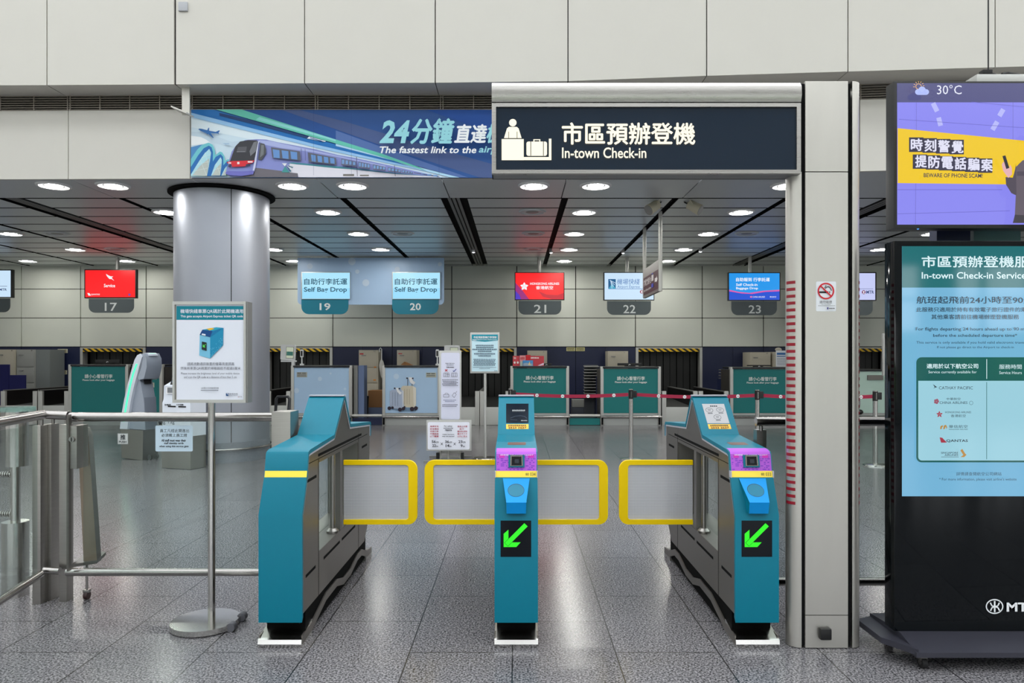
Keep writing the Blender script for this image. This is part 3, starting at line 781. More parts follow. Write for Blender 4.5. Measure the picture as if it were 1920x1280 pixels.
# man with a phone, printed on the screen picture
jk = E((98, 88, 100)); jd = E((78, 70, 84)); skn = E((226, 176, 180))
a.poly([q(*p) for p in ((1008, 700), (960, 715), (915, 760), (890, 840), (838, 835), (842, 890), (880, 950), (912, 965), (905, 1110), (1150, 1130), (1160, 740), (1090, 690))], jk)
a.poly([q(*p) for p in ((890, 1165), (905, 1105), (1150, 1120), (1160, 1165))], E((62, 58, 66)))
a.poly([q(*p) for p in ((992, 1128), (1000, 800), (985, 700), (1085, 690), (1070, 800), (1060, 1128))], E((210, 200, 226)))
a.poly([q(*p) for p in ((838, 835), (890, 840), (905, 780), (912, 740), (915, 965), (880, 950), (842, 890))], jd)
a.rect(*q(920, 795), *q(990, 825), jd)
a.poly([q(*p) for p in ((855, 842), (818, 790), (808, 745), (820, 725), (840, 740), (862, 775), (868, 745), (880, 770), (882, 815))], skn)
a.poly([q(*p) for p in ((812, 685), (834, 680), (862, 770), (840, 778))], E((40, 40, 52)))
a.poly([q(*p) for p in ((990, 560), (1000, 660), (1030, 700), (1075, 690), (1092, 620), (1090, 550))], skn)
a.poly([q(*p) for p in ((978, 548), (990, 522), (1020, 500), (1070, 505), (1098, 540), (1095, 565), (1010, 562))], E((46, 44, 54)))
a.ring(*q(1012, 595), 3.6, 3.4, .5, E((40, 40, 52)))
a.build('screen_picture', cs)
b = MB(); b.ball((X(1723, YT), YT + .01, Z(428, YT)), .006, C((90, 170, 255), .4, 1.0), n=6); b.build('status_light', cs)

# ================================================================= INFORMATION TOTEM
YO = 3.72
t = thing('information_totem', 'tall black digital totem listing the In-town Check-in airlines', 'information display', (X(1880, YO), YO + .06, 0))
GB = mat('totem_black_glass', (8, 12, 15), 0.05, spec=0.3)
xl, xr = X(1677, YO), X(2085, YO)
b = MB(); b.box(xl, xr, YO, YO + .10, Z(1183, YO), Z(451, YO), GB, .006); bd = b.build('body', t)
BASE = mat('dark_grey_base', (62, 62, 72), 0.4, 0.4)
b = MB()
zb = Z(1183, YO)
b.yz([(YO - .02, zb + .0), (YO - .17, .10), (YO - .17, .075), (YO + .30, .075), (YO + .30, .13), (YO + .12, zb)], xl + .02, xr - .02, BASE)
b.prism([(xl - .075, YO - .17 + .16, .085), (xl + .03, YO - .17, .085), (xl + .03, YO + .3, .085), (xl - .075, YO + .25, .085)], (0, 0, .03), BASE)
b.prism([(xr + .075, YO - .17 + .16, .085), (xr - .03, YO - .17, .085), (xr - .03, YO + .3, .085), (xr + .075, YO + .25, .085)], (0, 0, .03), BASE)
b.build('base', t)
for xx in (X(1732, 3.6), xr - .12):
    for yy in (YO - .11, YO + .22):
        b = MB(); b.cyl((xx - .012, yy, .028), (xx + .012, yy, .028), .028, RUBBER); b.cyl((xx - .014, yy, .028), (xx + .014, yy, .028), .014, POLISH); b.box(xx - .016, xx + .016, yy - .014, yy + .014, .04, .08, STEELD); b.build('caster', t)
a = art(YO, .0006)
def LCD(c, e=1.0): return mat('totem_lcd_%d_%d_%d_%d' % (c[0], c[1], c[2], round(e * 100)), c, 0.06, emit=e)
bl = LCD((120, 190, 228), .85); a.rect(1691, 461.5, 2071, 930, bl)
a.rect(1691, 461.5, 2071, 539, LCD((0, 116, 122), .8))
wt = LCD((215, 240, 245), 1.0); nv = LCD((20, 36, 60), .6)
a.text(1728, 480, 1959, 501, '市區預辦登機服務', wt, bold=.02, res=3); a.text(1727.5, 510, 1923, 522.5, 'In-town Check-in Service', wt, bold=.015, res=3)
a.text(1718, 555.5, 1957, 569, '航班起飛前24小時至90分鐘', nv, bold=.012, res=3)
a.text(1717, 576, 1934, 584.5, '此服務只適用於持有有效電子旅行證件的乘客', nv, bold=.012); a.text(1745, 589.5, 1909, 598.5, '其他乘客請前往機場辦理登機服務', nv, bold=.012)
a.text(1715.5, 613.5, 1945, 621.5, 'For flights departing 24 hours ahead up to 90 minutes', nv, bold=.01); a.text(1748, 625.5, 1905, 633, 'before the scheduled departure time*', nv, bold=.01)
a.text(1716.5, 639.5, 1958, 645.5, 'This service is only available if you hold valid electronic travel documents', nv); a.text(1755, 648.5, 1898.5, 654, 'If not please go direct to the Airport to check-in', nv)
tg = LCD((0, 100, 96), .75); a.rrect(1716, 669.5, 2040, 866, 10, tg); a.rrect(1719.5, 713.5, 2036.5, 862.5, 7, LCD((160, 214, 230), .9), '0011')
a.rect(1846.8, 673, 1848, 710, wt); a.rect(1846.6, 716, 1847.6, 860, tg)
a.text(1735, 681.5, 1831, 690.5, '適用於以下航空公司', wt, bold=.02); a.text(1738, 694.5, 1828, 701, 'Service currently available for', wt)
a.text(1870, 683, 1912, 691.5, '服務時間', wt); a.text(1870, 695.5, 1912, 701, 'Service Hours', wt)
c5 = lambda x, y: (1670 + x / 4.572, 660 + y / 4.572)
def tx(x0, y0, x1, y1, st, m, **k): p0 = c5(x0, y0); p1 = c5(x1, y1); a.text(p0[0], p0[1], p1[0], p1[1], st, m, **k)
def pl(pts, m): a.poly([c5(*p) for p in pts], m)
ik = LCD((40, 52, 66), .8); rdx = LCD((170, 50, 70), .9)
tx(398, 292, 688, 318, 'CATHAY PACIFIC', ik); pl([(345, 272), (372, 292), (384, 298), (366, 302), (350, 312), (362, 298)], ik)
tx(462, 388, 582, 410, '中華航空', ik); tx(402, 420, 640, 442, 'CHINA AIRLINES', ik)
for k in range(5):
    an = 2 * math.pi * k / 5; p = c5(374 + 13 * math.cos(an), 420 + 13 * math.sin(an)); a.ell(p[0], p[1], 2.3, 2.3, LCD((160, 90, 110), .9), 12)
p = c5(668, 433); a.ring(p[0], p[1], 3.6, 3.6, .5, ik)
for k in range(5):
    an = math.radians(-90 + 72 * k); ca, sa = math.cos(an), math.sin(an)
    pl([(396, 530), (396 + 16 * math.cos(an - .5), 530 + 16 * math.sin(an - .5)), (396 + 30 * ca, 530 + 30 * sa), (396 + 16 * math.cos(an + .5), 530 + 16 * math.sin(an + .5))], rdx)
tx(443, 503, 664, 520, 'HONGKONG AIRLINES', ik); tx(490, 530, 618, 554, '香港航空', ik)
go = LCD((190, 140, 60), .9); pl([(398, 655), (402, 630), (420, 622), (424, 632), (414, 640), (412, 655)], go); pl([(424, 655), (430, 625), (448, 618), (458, 640), (452, 655), (446, 632), (436, 655)], go)
tx(472, 620, 632, 646, '華信航空', ik); tx(472, 652, 632, 662, 'MANDARIN AIRLINES', ik)
pl([(392, 725), (415, 728), (430, 745), (455, 768), (432, 770), (404, 770)], rdx); tx(448, 742, 632, 768, 'QANTAS', ik, bold=.02)
tx(402, 848, 548, 864, 'SINGAPORE', ik, bold=.01); tx(432, 867, 548, 882, 'AIRLINES', ik, bold=.01); p0 = c5(402, 889); p1 = c5(552, 892); a.rect(p0[0], p0[1], p1[0], p1[1], ik)
pl([(565, 835), (582, 822), (606, 862), (618, 872), (598, 892), (566, 892), (590, 874)], go)
a.text(1786, 883, 1870, 889.5, '詳情請查閱航空公司網站', nv); a.text(1754, 893.5, 1898, 900, '* For more information, please visit airline\'s website', nv)
a.build('screen_picture', bd)
a = art(YO, .0012); wm = mat('white_print', (235, 238, 240), 0.4)
a.ring(1864.5, 1136.5, 16.5, 14, 2.2, wm, 40); a.rect(1863, 1126, 1866, 1147, wm)
a.line([(1856, 1129), (1859, 1135), (1864.5, 1136.5), (1870, 1135), (1873, 1129)], 2.4, wm); a.line([(1856, 1144), (1859, 1138), (1864.5, 1136.5), (1870, 1138), (1873, 1144)], 2.4, wm)
a.text(1886, 1128.5, 1944, 1145.5, 'MTR', wm, bold=.03, res=4); a.build('logo', bd)
# ================================================================= BANNER ON THE LOWER CLADDING
YB = lpt((600, 334.6))[1] - .03
b = MB(); b.box(X(359, YB), X(1010, YB), YB, YB + .012, Z(333.5, YB), Z(206, YB), C((30, 80, 150)))
ban = tag(b.build('banner', None, (X(680, YB), YB, Z(333, YB))), 'long blue banner of an airport express train on the cladding', 'banner')
a = art(YB, .0012)
b1 = lambda *ps: [(350 + x / 6.62, 195 + y / 6.62) for x, y in ps]
b2 = lambda *ps: [(630 + x / 6.4, 195 + y / 6.4) for x, y in ps]
I = lambda *c: C(c, .45)
a.rect(359, 206, 1010, 333, I(28, 80, 152))
a.poly([(528, 206), (640, 246), (724, 276), (878, 333), (1010, 333), (1010, 290), (800, 206)], I(38, 84, 150))
a.poly([(560, 206), (640, 226), (760, 262), (960, 318), (1010, 333), (900, 333), (724, 276), (640, 246), (528, 206)], I(72, 92, 142))
a.poly([(800, 206), (1010, 206), (1010, 262), (900, 240)], I(18, 78, 162))
a.poly([(359, 211), (359, 333), (861, 333), (591.7, 271)], I(206, 226, 238))
a.poly(b1((60, 185), (60, 290), (700, 420), (1600, 600), (1600, 545)), I(222, 236, 243))
a.poly(b1((60, 345), (200, 350), (420, 420), (560, 470), (760, 450), (600, 540), (300, 480), (60, 500)), I(196, 216, 230))
a.poly(b1((60, 395), (180, 412), (240, 440), (300, 485), (240, 500), (60, 515)), I(238, 243, 246))
a.poly([(359, 211.6), (591.7, 271), (861, 333), (850, 333), (591, 277), (359, 220)], I(150, 196, 236))
a.poly([(359, 206), (401, 206), (640, 274), (845, 331), (861, 333), (591.7, 271), (359, 211.6)], I(26, 112, 186))
a.poly([(630, 245), (719, 277), (878, 333), (850, 333), (786, 314), (717.5, 289), (630, 262)], I(82, 112, 172))
a.poly([(630, 270), (717, 294.5), (786, 318), (845, 333), (861, 333), (700, 292), (630, 274)], I(176, 216, 242))
a.poly([(406, 206), (454, 206), (630, 262), (717.5, 289), (786, 314), (800, 321), (717, 295), (630, 269.5)], I(100, 198, 178))
a.poly([(487.5, 220), (480.7, 224.5), (630, 265.5), (630, 262)], I(142, 218, 214))
a.poly(b1((412, 115), (860, 220), (1500, 405), (1720, 468), (1700, 478), (1480, 425), (860, 262), (415, 150)), I(24, 60, 112))
a.poly(b1((1525, 408), (1735, 465), (1720, 474), (1500, 432)), I(226, 238, 244))
a.poly(b1((1540, 420), (1690, 462), (1680, 468), (1530, 428)), I(40, 90, 160))
# arches of the terminal
a.poly(b1((60, 540), (210, 505), (150, 590), (60, 700)), I(78, 140, 196))
a.poly(b1((60, 690), (140, 570), (200, 510), (280, 485), (330, 510), (355, 570), (365, 640), (420, 595), (450, 605), (475, 650), (485, 710), (520, 690), (548, 700), (530, 780), (500, 900), (60, 900)), I(112, 196, 206))
a.poly(b1((60, 790), (150, 645), (220, 555), (285, 522), (318, 542), (335, 600), (333, 720), (370, 660), (430, 628), (460, 660), (465, 765), (510, 712), (530, 725), (505, 800), (480, 900), (60, 900)), I(40, 110, 180))
for pts in (((62, 880), (160, 720), (230, 620), (290, 562), (312, 610), (300, 700), (262, 900), (62, 900)), ((312, 895), (360, 760), (430, 665), (447, 700), (440, 790), (425, 895)), ((440, 895), (480, 810), (508, 772), (500, 895))):
    a.poly(b1(*pts), I(176, 222, 232))
for pts in (((80, 890), (180, 770), (290, 680), (262, 900)), ((325, 893), (380, 800), (438, 740), (425, 893)), ((450, 893), (500, 800), (500, 893))):
    a.poly(b1(*pts), I(190, 198, 192))
for p in (((100, 840), (280, 800)), ((140, 760), (300, 720)), ((200, 670), (310, 640)), ((180, 700), (260, 890)), ((240, 610), (290, 790)), ((340, 830), (440, 800)), ((380, 750), (430, 880))):
    a.line(b1(*p), .5, I(226, 236, 236))
# aeroplanes
a.poly(b1((160, 325), (170, 316), (200, 318), (270, 336), (285, 306), (295, 305), (293, 342), (375, 356), (418, 336), (426, 344), (410, 366), (416, 388), (400, 376), (315, 372), (350, 428), (340, 432), (282, 380), (266, 388), (264, 376), (190, 345)), I(46, 104, 168))
a.poly(b1((460, 494), (500, 497), (540, 495), (545, 508), (500, 510), (515, 525)), I(160, 190, 216))
# train
LAV = I(136, 144, 206)
a.poly(b1((880, 447), (1000, 452), (1150, 487), (1250, 505), (1600, 570)) + b2((30, 620), (230, 655), (600, 735), (1250, 880), (1250, 888), (0, 888)) + b1((560, 912), (500, 868), (530, 740), (575, 600), (640, 510), (740, 458)), LAV)
a.poly(b1((900, 460), (1050, 470), (1200, 505), (1600, 590)) + b2((0, 625), (600, 750), (600, 762), (0, 640)) + b1((1600, 610), (1200, 560), (1000, 520), (920, 490)), I(172, 182, 228))
a.poly(b1((870, 800), (1190, 840), (1390, 868), (1395, 915), (560, 915), (700, 905), (840, 870)), I(112, 108, 116))
a.poly(b1((1290, 745), (1370, 760), (1920, 805)) + b2((270, 802), (720, 850), (1240, 882), (1240, 888), (0, 888)) + b1((1400, 918), (1390, 870), (1290, 858)), I(226, 224, 234))
a.poly(b1((1260, 745), (1330, 735), (1920, 788)) + b2((270, 786), (720, 838), (1240, 880), (720, 846), (270, 797), (0, 780)) + b1((1320, 752)), I(66, 142, 156))
a.poly(b1((1195, 745), (1258, 748), (1232, 784)), I(235, 238, 240)); a.poly(b1((1234, 782), (1292, 860), (1192, 858)), I(72, 150, 150))
for k in range(4): a.poly(b1((1250, 768), (1350 - k * 12, 772 + k * 24), (1342 - k * 14, 782 + k * 25)), I(50, 110, 130) if k % 2 else I(235, 240, 244))
a.poly(b1((620, 545), (680, 480), (780, 462), (890, 465), (905, 490), (872, 650), (850, 718), (555, 728)), I(58, 58, 64))
a.poly(b1((655, 548), (765, 542), (758, 612), (640, 612)), I(88, 88, 94)); a.line(b1((640, 606), (745, 604)), .5, I(180, 180, 186))
a.poly(b1((850, 490), (895, 475), (880, 600), (810, 660), (800, 600)), I(120, 122, 128))
a.poly(b1((905, 480), (935, 465), (912, 500), (885, 720), (862, 850), (835, 858), (862, 715)), I(206, 210, 234))
a.poly(b1((932, 498), (985, 512), (1006, 580), (1002, 630), (950, 710), (905, 703)), I(78, 80, 84)); a.poly(b1((945, 520), (980, 525), (975, 640), (930, 680)), I(120, 124, 128))
a.poly(b1((500, 870), (535, 845), (700, 850), (862, 840), (870, 800), (845, 885), (700, 908), (530, 892)), I(112, 112, 190))
a.poly(b1((520, 735), (590, 722), (750, 718), (866, 714), (842, 745), (765, 762), (750, 788), (586, 796), (580, 765), (530, 752)), I(216, 46, 60))
a.rects([(*b1((650, 734))[0], *b1((678, 762))[0]), (*b1((540, 738))[0], *b1((575, 756))[0]), (*b1((780, 724))[0], *b1((840, 742))[0])], I(240, 226, 226))
a.rects([(*b1((540, 772))[0], *b1((575, 798))[0]), (*b1((757, 765))[0], *b1((812, 784))[0])], I(60, 62, 90))
wf = I(96, 98, 110); wp = I(104, 148, 206)
a.poly(b1((1068, 553), (1425, 605), (1437, 720), (1085, 685)), wf)
for x in (1088, 1198, 1306): a.poly(b1((x, 578 + (x - 1088) * .12), (x + 84, 590 + (x - 1088) * .12), (x + 88, 690 + (x - 1088) * .08), (x + 12, 682 + (x - 1088) * .08)), wp)
a.poly(b1((1522, 618), (1868, 685), (1875, 772), (1535, 735)), wf)
for x in (1562, 1640, 1718, 1795): a.poly(b1((x, 645 + (x - 1562) * .16), (x + 56, 655 + (x - 1562) * .16), (x + 60, 735 + (x - 1562) * .11), (x + 8, 728 + (x - 1562) * .11)), wp)
for x0, y0, x1, y1 in ((80, 672, 255, 770), (285, 710, 422, 798), (460, 745, 608, 822), (636, 778, 796, 848), (806, 812, 935, 862), (950, 840, 1240, 884)):
    s_ = (y1 - y0); d = .21 * (x1 - x0)
    a.poly(b2((x0, y0), (x1, y0 + d), (x1, y1), (x0, y1 - d * .55)), I(104, 106, 128))
    n = 4
    for k in range(n):
        xa = x0 + (x1 - x0) * (k + .16) / n; xb = x0 + (x1 - x0) * (k + .84) / n; da = d * (k + .3) / n
        a.poly(b2((xa, y0 + da + s_ * .1), (xb, y0 + da + s_ * .12), (xb, y1 - s_ * .16 - d * .55 * (1 - (k + .5) / n)), (xa, y1 - s_ * .16 - d * .55 * (1 - (k + .5) / n))), I(120, 158, 208))
for x, y0, y1 in ((268, 660, 890), (718, 762, 890)): a.line(b2((x, y0), (x + 10, y1)), .9, I(60, 64, 90))
for x, y0, y1 in ((1452, 580, 725), (1500, 590, 730)): a.line(b1((x, y0), (x + 6, y1)), .8, I(84, 88, 140))
a.rects([(*b2((110, 866))[0], *b2((240, 890))[0]), (*b2((310, 874))[0], *b2((415, 890))[0])], I(120, 116, 110))
cy = I(150, 214, 224); wh = I(238, 242, 245)
def t2(x0, y0, x1, y1, st, m, **k): p0, p1 = b2((x0, y0), (x1, y1)); a.text(p0[0], p0[1], p1[0], p1[1], st, m, **k)
t2(540, 228, 900, 500, '24', cy, bold=.035, shear=.22); t2(915, 212, 1425, 505, '分鐘', cy, bold=.03, shear=.2)
t2(1432, 282, 1815, 495, '直達', wh, bold=.03, shear=.2); t2(1815, 278, 2030, 495, '機', cy, bold=.03, shear=.2)
t2(545, 540, 1690, 622, 'The fastest link to the', wh, bold=.02, shear=.22); t2(1718, 540, 2120, 638, 'airport', cy, bold=.02, shear=.22)
for x in (593, 663, 825): a.line([(x, 206), (x, 333)], .35, I(30, 60, 120))
a.build('printed_picture', ban)
# bracket and little plate on the upper cladding
YK = 10.0
b = MB(); b.box(X(341, YK), X(355, YK), YK, YK + .03, Z(215, YK), Z(160, YK) + .06, CREAM); b.prism([(X(328, YK), YK - .12, Z(206, YK)), (X(357, YK), YK - .12, Z(218, YK)), (X(357, YK), YK + .1, Z(216, YK)), (X(328, YK), YK + .1, Z(205, YK))], (0, 0, .02), CREAM)
tag(b.build('sensor_bracket', None, (X(345, YK), YK, Z(215, YK))), 'small white bracket hanging at the left end of the banner', 'bracket')
YK = upt((345, 158))[1] - .03
b = MB(); b.box(X(334, YK), X(351, YK), YK, YK + .03, Z(20, YK), Z(3, YK), mat('grey_plate', (176, 178, 184), .5), .008)
tag(b.build('access_plate', None, (X(343, YK), YK, Z(20, YK))), 'small grey square plate high on the white cladding', 'plate')

# ================================================================= ROUND COLUMN
cx, cy_, R = X(417.5, 11.3), 11.3, .70
COLM = mat('column_cladding', (162, 166, 176), 0.42, 0.75, noise=.04, nscale=2)
t = thing('round_column', 'thick silver round column left of the banner text, behind the gate notice', 'column', (cx, cy_, 0))
ang = math.atan2(-cy_, -cx)
for k in range(3):
    b = MB(); a0 = ang + .17 + k * 2 * math.pi / 3; g_ = .008
    b.lathe(cx, cy_, [(R, .30), (R, ZC - .05)], COLM, n=28, a0=a0 + g_, a1=a0 + 2 * math.pi / 3 - g_); b.build('cladding_panel', t)
b = MB(); b.lathe(cx, cy_, [(R - .01, .02), (R - .01, ZC + .02)], GAP, n=48); b.build('core', t)
b = MB(); b.lathe(cx, cy_, [(R - .02, ZC - .005), (R + .085, ZC - .005), (R + .085, ZC - .03), (R - .02, ZC - .03)], GAP, n=64); b.build('ceiling_collar', t)
b = MB(); b.lathe(cx, cy_, [(R + .005, 0), (R + .005, .30), (R - .02, .30)], mat('granite_plinth', (120, 124, 132), .35, noise=.35, nscale=60), n=64); b.build('plinth', t)
b = MB(); b.tube([(cx + (R + .05) * math.cos(v * math.pi / 24), cy_ + (R + .05) * math.sin(v * math.pi / 24), .2) for v in range(49)], .018, POLISH, n=8)
for k in range(6):
    v = ang + .2 + k * math.pi / 3; b.cyl((cx + R * math.cos(v), cy_ + R * math.sin(v), .2), (cx + (R + .05) * math.cos(v), cy_ + (R + .05) * math.sin(v), .2), .012, POLISH, n=8)
b.build('bumper_rail', t)

# ================================================================= NOTICE STAND IN FRONT OF THE RAIL
Y0 = 4.16
xc = X(392, Y0)
t = thing('notice_stand', 'tall steel stand with a notice that this gate accepts ticket QR codes', 'sign stand', (xc, Y0, 0))
b = MB(); b.box(X(327.5, Y0), X(464, Y0), Y0 - .02, Y0 + .02, Z(754.5, Y0), Z(565.5, Y0), STEEL); bd = b.build('board', t)
fr = MB(); frame(fr, X(327.5, Y0), X(464, Y0), Z(754.5, Y0), Z(565.5, Y0), Y0 - .028, Y0 - .012, S(4, Y0), S(6, Y0), ALU); fr.box(X(464, Y0), X(467, Y0), Y0 - .02, Y0 + .05, Z(754.5, Y0), Z(566, Y0), ALUD); fr.build('frame', bd)
b = MB(); b.cyl((xc, Y0 + .035, .02), (xc, Y0 + .035, Z(700, Y0)), S(6.6, Y0), CHROME, n=24); b.build('pole', t)
b = MB(); bx, by = X(383, Y0), Y0 + .02; r = S(62, Y0)
pts = [(bx + r * math.cos(v), by + r * math.sin(v)) for v in [math.radians(x) for x in range(38, 322, 6)]]
pts = [(p[0], p[1]) for p in pts]
b.xy(pts + [(bx + r * .95, by - r * .45), (bx + r * .95, by + r * .45)], .006, .036, CHROME); b.build('base_plate', t)
for s in (-1, 1):
    b = MB(); b.cyl((bx + r * .95, by + s * r * .42 - .022, .025), (bx + r * .95, by + s * r * .42 + .022, .025), .025, mat('grey_wheel', (90, 90, 96), .5)); b.build('wheel', t)
a = art(Y0 - .0205, .0005); wht = C((226, 230, 240), .4); tl = C((0, 128, 146), .4); ik = C((60, 66, 80))
a.rect(331, 571, 461, 749, wht); a.rect(331, 573.5, 461, 599.5, tl)
a.text(338.5, 579.5, 456, 587.5, '機場快綫車票QR碼於此閘機適用', wht, bold=.015); a.text(339, 590.5, 456, 596, 'This gate accepts Airport Express ticket QR code', wht, bold=.02)
q = lambda *ps: [(x / 4.0, 430 + y / 4.0) for x, y in ps]
a.poly(q((1500, 790), (1578, 808), (1578, 968), (1496, 945)), C((120, 190, 220))); a.poly(q((1578, 808), (1678, 738), (1675, 868), (1578, 968)), C((30, 140, 180)))
a.poly(q((1598, 750), (1625, 733), (1678, 738), (1578, 808)), C((24, 120, 170))); a.poly(q((1500, 790), (1520, 752), (1600, 750), (1578, 808)), C((20, 70, 130))); a.poly(q((1520, 752), (1625, 733), (1678, 738), (1600, 762)), C((40, 160, 190))); a.poly(q((1550, 745), (1590, 738), (1612, 745), (1575, 757)), C((240, 190, 50)))
a.poly(q((1518, 780), (1545, 785), (1545, 797), (1515, 792)), wht)
a.poly(q((1518, 840), (1553, 848), (1553, 910), (1516, 900)), C((30, 36, 40))); a.poly(q((1525, 862), (1532, 866), (1533, 872), (1545, 858), (1548, 862), (1537, 876), (1544, 880), (1542, 886), (1524, 882)), C((90, 220, 90)))
for k in range(60):
    u = random.random(); v = random.random()
    x = 1580 + 95 * u; y = 960 - 95 * u - v * v * 70; a.k = 12; a.rect(x / 4, 430 + y / 4, (x + 4) / 4, 430 + (y + 4) / 4, C((110, 190, 220)))
a.text(352, 679, 440, 685, '請將流動通訊裝置的螢幕亮度調高', ik); a.text(339.5, 687.5, 452, 693, '然後將車票QR碼置於掃瞄器前不超過5厘米', ik)
a.text(340.5, 697.8, 450, 702.8, 'Please increase the brightness level of your mobile device', ik); a.text(346, 704.5, 444.5, 709.5, 'and scan the QR code at a distance of less than 5 cm', ik)
a.text(378, 725.5, 411, 729, 'QR碼只可供機場快綫', ik); a.marks(378, 730.5, 411, 732, ik, 18)
a.rect(424.8, 736.5, 430, 741.8, C((20, 70, 120))); a.poly([(426, 737), (430, 741), (428, 737)], wht); a.text(431, 736.5, 447, 739.5, '機場快綫', ik); a.text(431, 740, 447, 742, 'Airport Express', ik); a.ring(448.5, 743.5, 1.2, 1.0, .4, C((150, 30, 60)), 12); a.text(450, 742.5, 455.5, 744.5, 'MTR', ik)
a.build('printed_notice', bd, label='white notice with teal heading and a drawing of a ticket gate')

# ================================================================= LEFT BARRIER, SWING GATE AND BOLLARD
YR = 4.54
zt, zl = Z(781.5, YR), Z(1072, YR)
t = thing('barrier_railing', 'steel tube railing with glass panel between the notice stand and left gate', 'railing', (X(300, YR), YR, 0))
b = MB(); b.cyl((X(132, YR), YR, zt), (X(514, YR), YR, zt), S(8.6, YR), POLISH, n=28); b.build('top_rail', t)
b = MB(); b.cyl((X(126, YR), YR, zl), (X(540, YR), YR, zl), S(7.4, YR), POLISH, n=24); b.build('bottom_rail', t)
b = MB(); b.box(X(157, YR), X(508, YR), YR - .005, YR + .005, zl + .02, zt - .02, GLASS); gp = b.build('glass_panel', t)
b = MB(); b.box(X(516, YR), X(551, YR), YR - .07, YR + .10, 0, Z(772, YR - .07), STEEL, .003); b.build('end_post', t)
a = art(YR - .0058, .0006); wht = C((205, 226, 240), .5); ik = C((34, 40, 48))
def tri(px0, py0): return px0, py0
a.rrect(291.5, 797.5, 361.5, 846, 2.5, wht); a.text(300, 804, 354.5, 810.5, '員工凡經此閘進出', ik); a.text(303, 812.5, 351, 818.5, '必須戴上員工證', ik)
a.text(303, 823, 349, 827.5, 'All staff must wear their', ik, bold=.02); a.text(308, 828.6, 344.5, 833.2, 'staff identity cards', ik, bold=.02); a.text(299, 834.3, 354, 838.9, 'when using this service gate', ik, bold=.02)
a.build('staff_notice', gp, label='pale blue staff identity card notice on the glass')
a = art(YR - .0058, .0006); a.rect(220.5, 812, 240.5, 832.5, C((150, 156, 154))); a.rect(221.5, 813, 239.5, 831.5, C((200, 204, 202))); a.text(226, 814.5, 235.5, 824, '推', ik, bold=.02); a.text(223.5, 826, 237.5, 830, 'PUSH', ik, bold=.02)
a.build('push_sticker', gp, label='small grey push sticker')
# gate leaf posts and lock
t = thing('swing_gate', 'steel swing gate post cluster with a lock box at the bend of the left railing', 'gate', (X(100, YR), YR, 0))
b = MB(); b.cyl((X(83, YR), YR - .0, Z(777, YR)), (X(128.5, YR), YR, Z(779, YR)), S(8, YR), POLISH, n=24); b.build('hand_rail', t)
b = MB(); b.cyl((X(83, YR), YR, Z(1068, YR)), (X(112, YR), YR, Z(1070, YR)), S(6.4, YR), POLISH, n=16); b.build('bottom_rail', t)
for x0, x1, y0, y1, dep, rod in ((60.5, 76, 798, 1133, .07, 72), (82, 96, 795, 1126, .08, 93.5), (110.5, 125, 796, 1128, .07, 122.5)):
    Yp = YF(y1) ; b = MB(); b.box(X(x0, Yp), X(x1, Yp), Yp, Yp + dep, 0, Z(y0, Yp), STEEL, .002); po = b.build('post', t)
    b = MB(); b.cyl((X((x0 + x1) / 2 + 3, Yp), Yp + dep / 2, Z(y0 + 1, Yp)), (X((x0 + x1) / 2 + 3, Yp), Yp + dep / 2, Z(779, Yp)), .011, POLISH, n=12); b.build('rod', po)
b = MB(); YL = YR - .06; b.box(X(130, YL), X(144, YL), YL, YL + .12, Z(879, YL), Z(798, YL), STEEL, .004); b.box(X(126.5, YL), X(130.5, YL), YL - .01, YL + .02, Z(1070, YL), Z(777, YL), STEELD); lk = b.build('lock_box', t)
b = MB(); b.cyl((X(136, YL), YL - .012, Z(823, YL)), (X(136, YL), YL + .01, Z(823, YL)), .017, POLISH, n=20); b.box(X(136, YL) - .002, X(136, YL) + .002, YL - .0135, YL - .011, Z(827, YL), Z(820, YL), GAP); b.build('keyhole', lk)
BRZ = mat('brownish_steel', (150, 132, 116), 0.4, 0.6, noise=.25, nscale=4)
Yq = YR + .10; b = MB()
b.xz([(X(145, Yq), Z(800, Yq)), (X(160, Yq), Z(802, Yq)), (X(166, Yq), Z(818, Yq)), (X(182, Yq), Z(1054, Yq)), (X(157, Yq), Z(1058, Yq))], Yq, Yq + .05, BRZ, STEELD)
b.prism([(X(137, Yq), Yq - .02, Z(1062, Yq)), (X(182, Yq), Yq, Z(1056, Yq)), (X(182, Yq), Yq + .1, Z(1048, Yq)), (X(150, Yq), Yq + .1, Z(1044, Yq))], (0, 0, .02), STEELD)
b.build('tapered_leg', t)
b = MB(); xw = X(163, Yq); b.cyl((xw, Yq, .06), (xw, Yq, Z(1056, Yq)), .008, POLISH, n=10); b.build('caster_rod', t)
b = MB(); b.cyl((xw - .012, Yq, .026), (xw + .012, Yq, .026), .026, mat('dark_red_wheel', (50, 24, 26), .4)); b.box(xw - .02, xw + .02, Yq - .016, Yq + .016, .045, .065, POLISH, .003); b.build('caster', t)
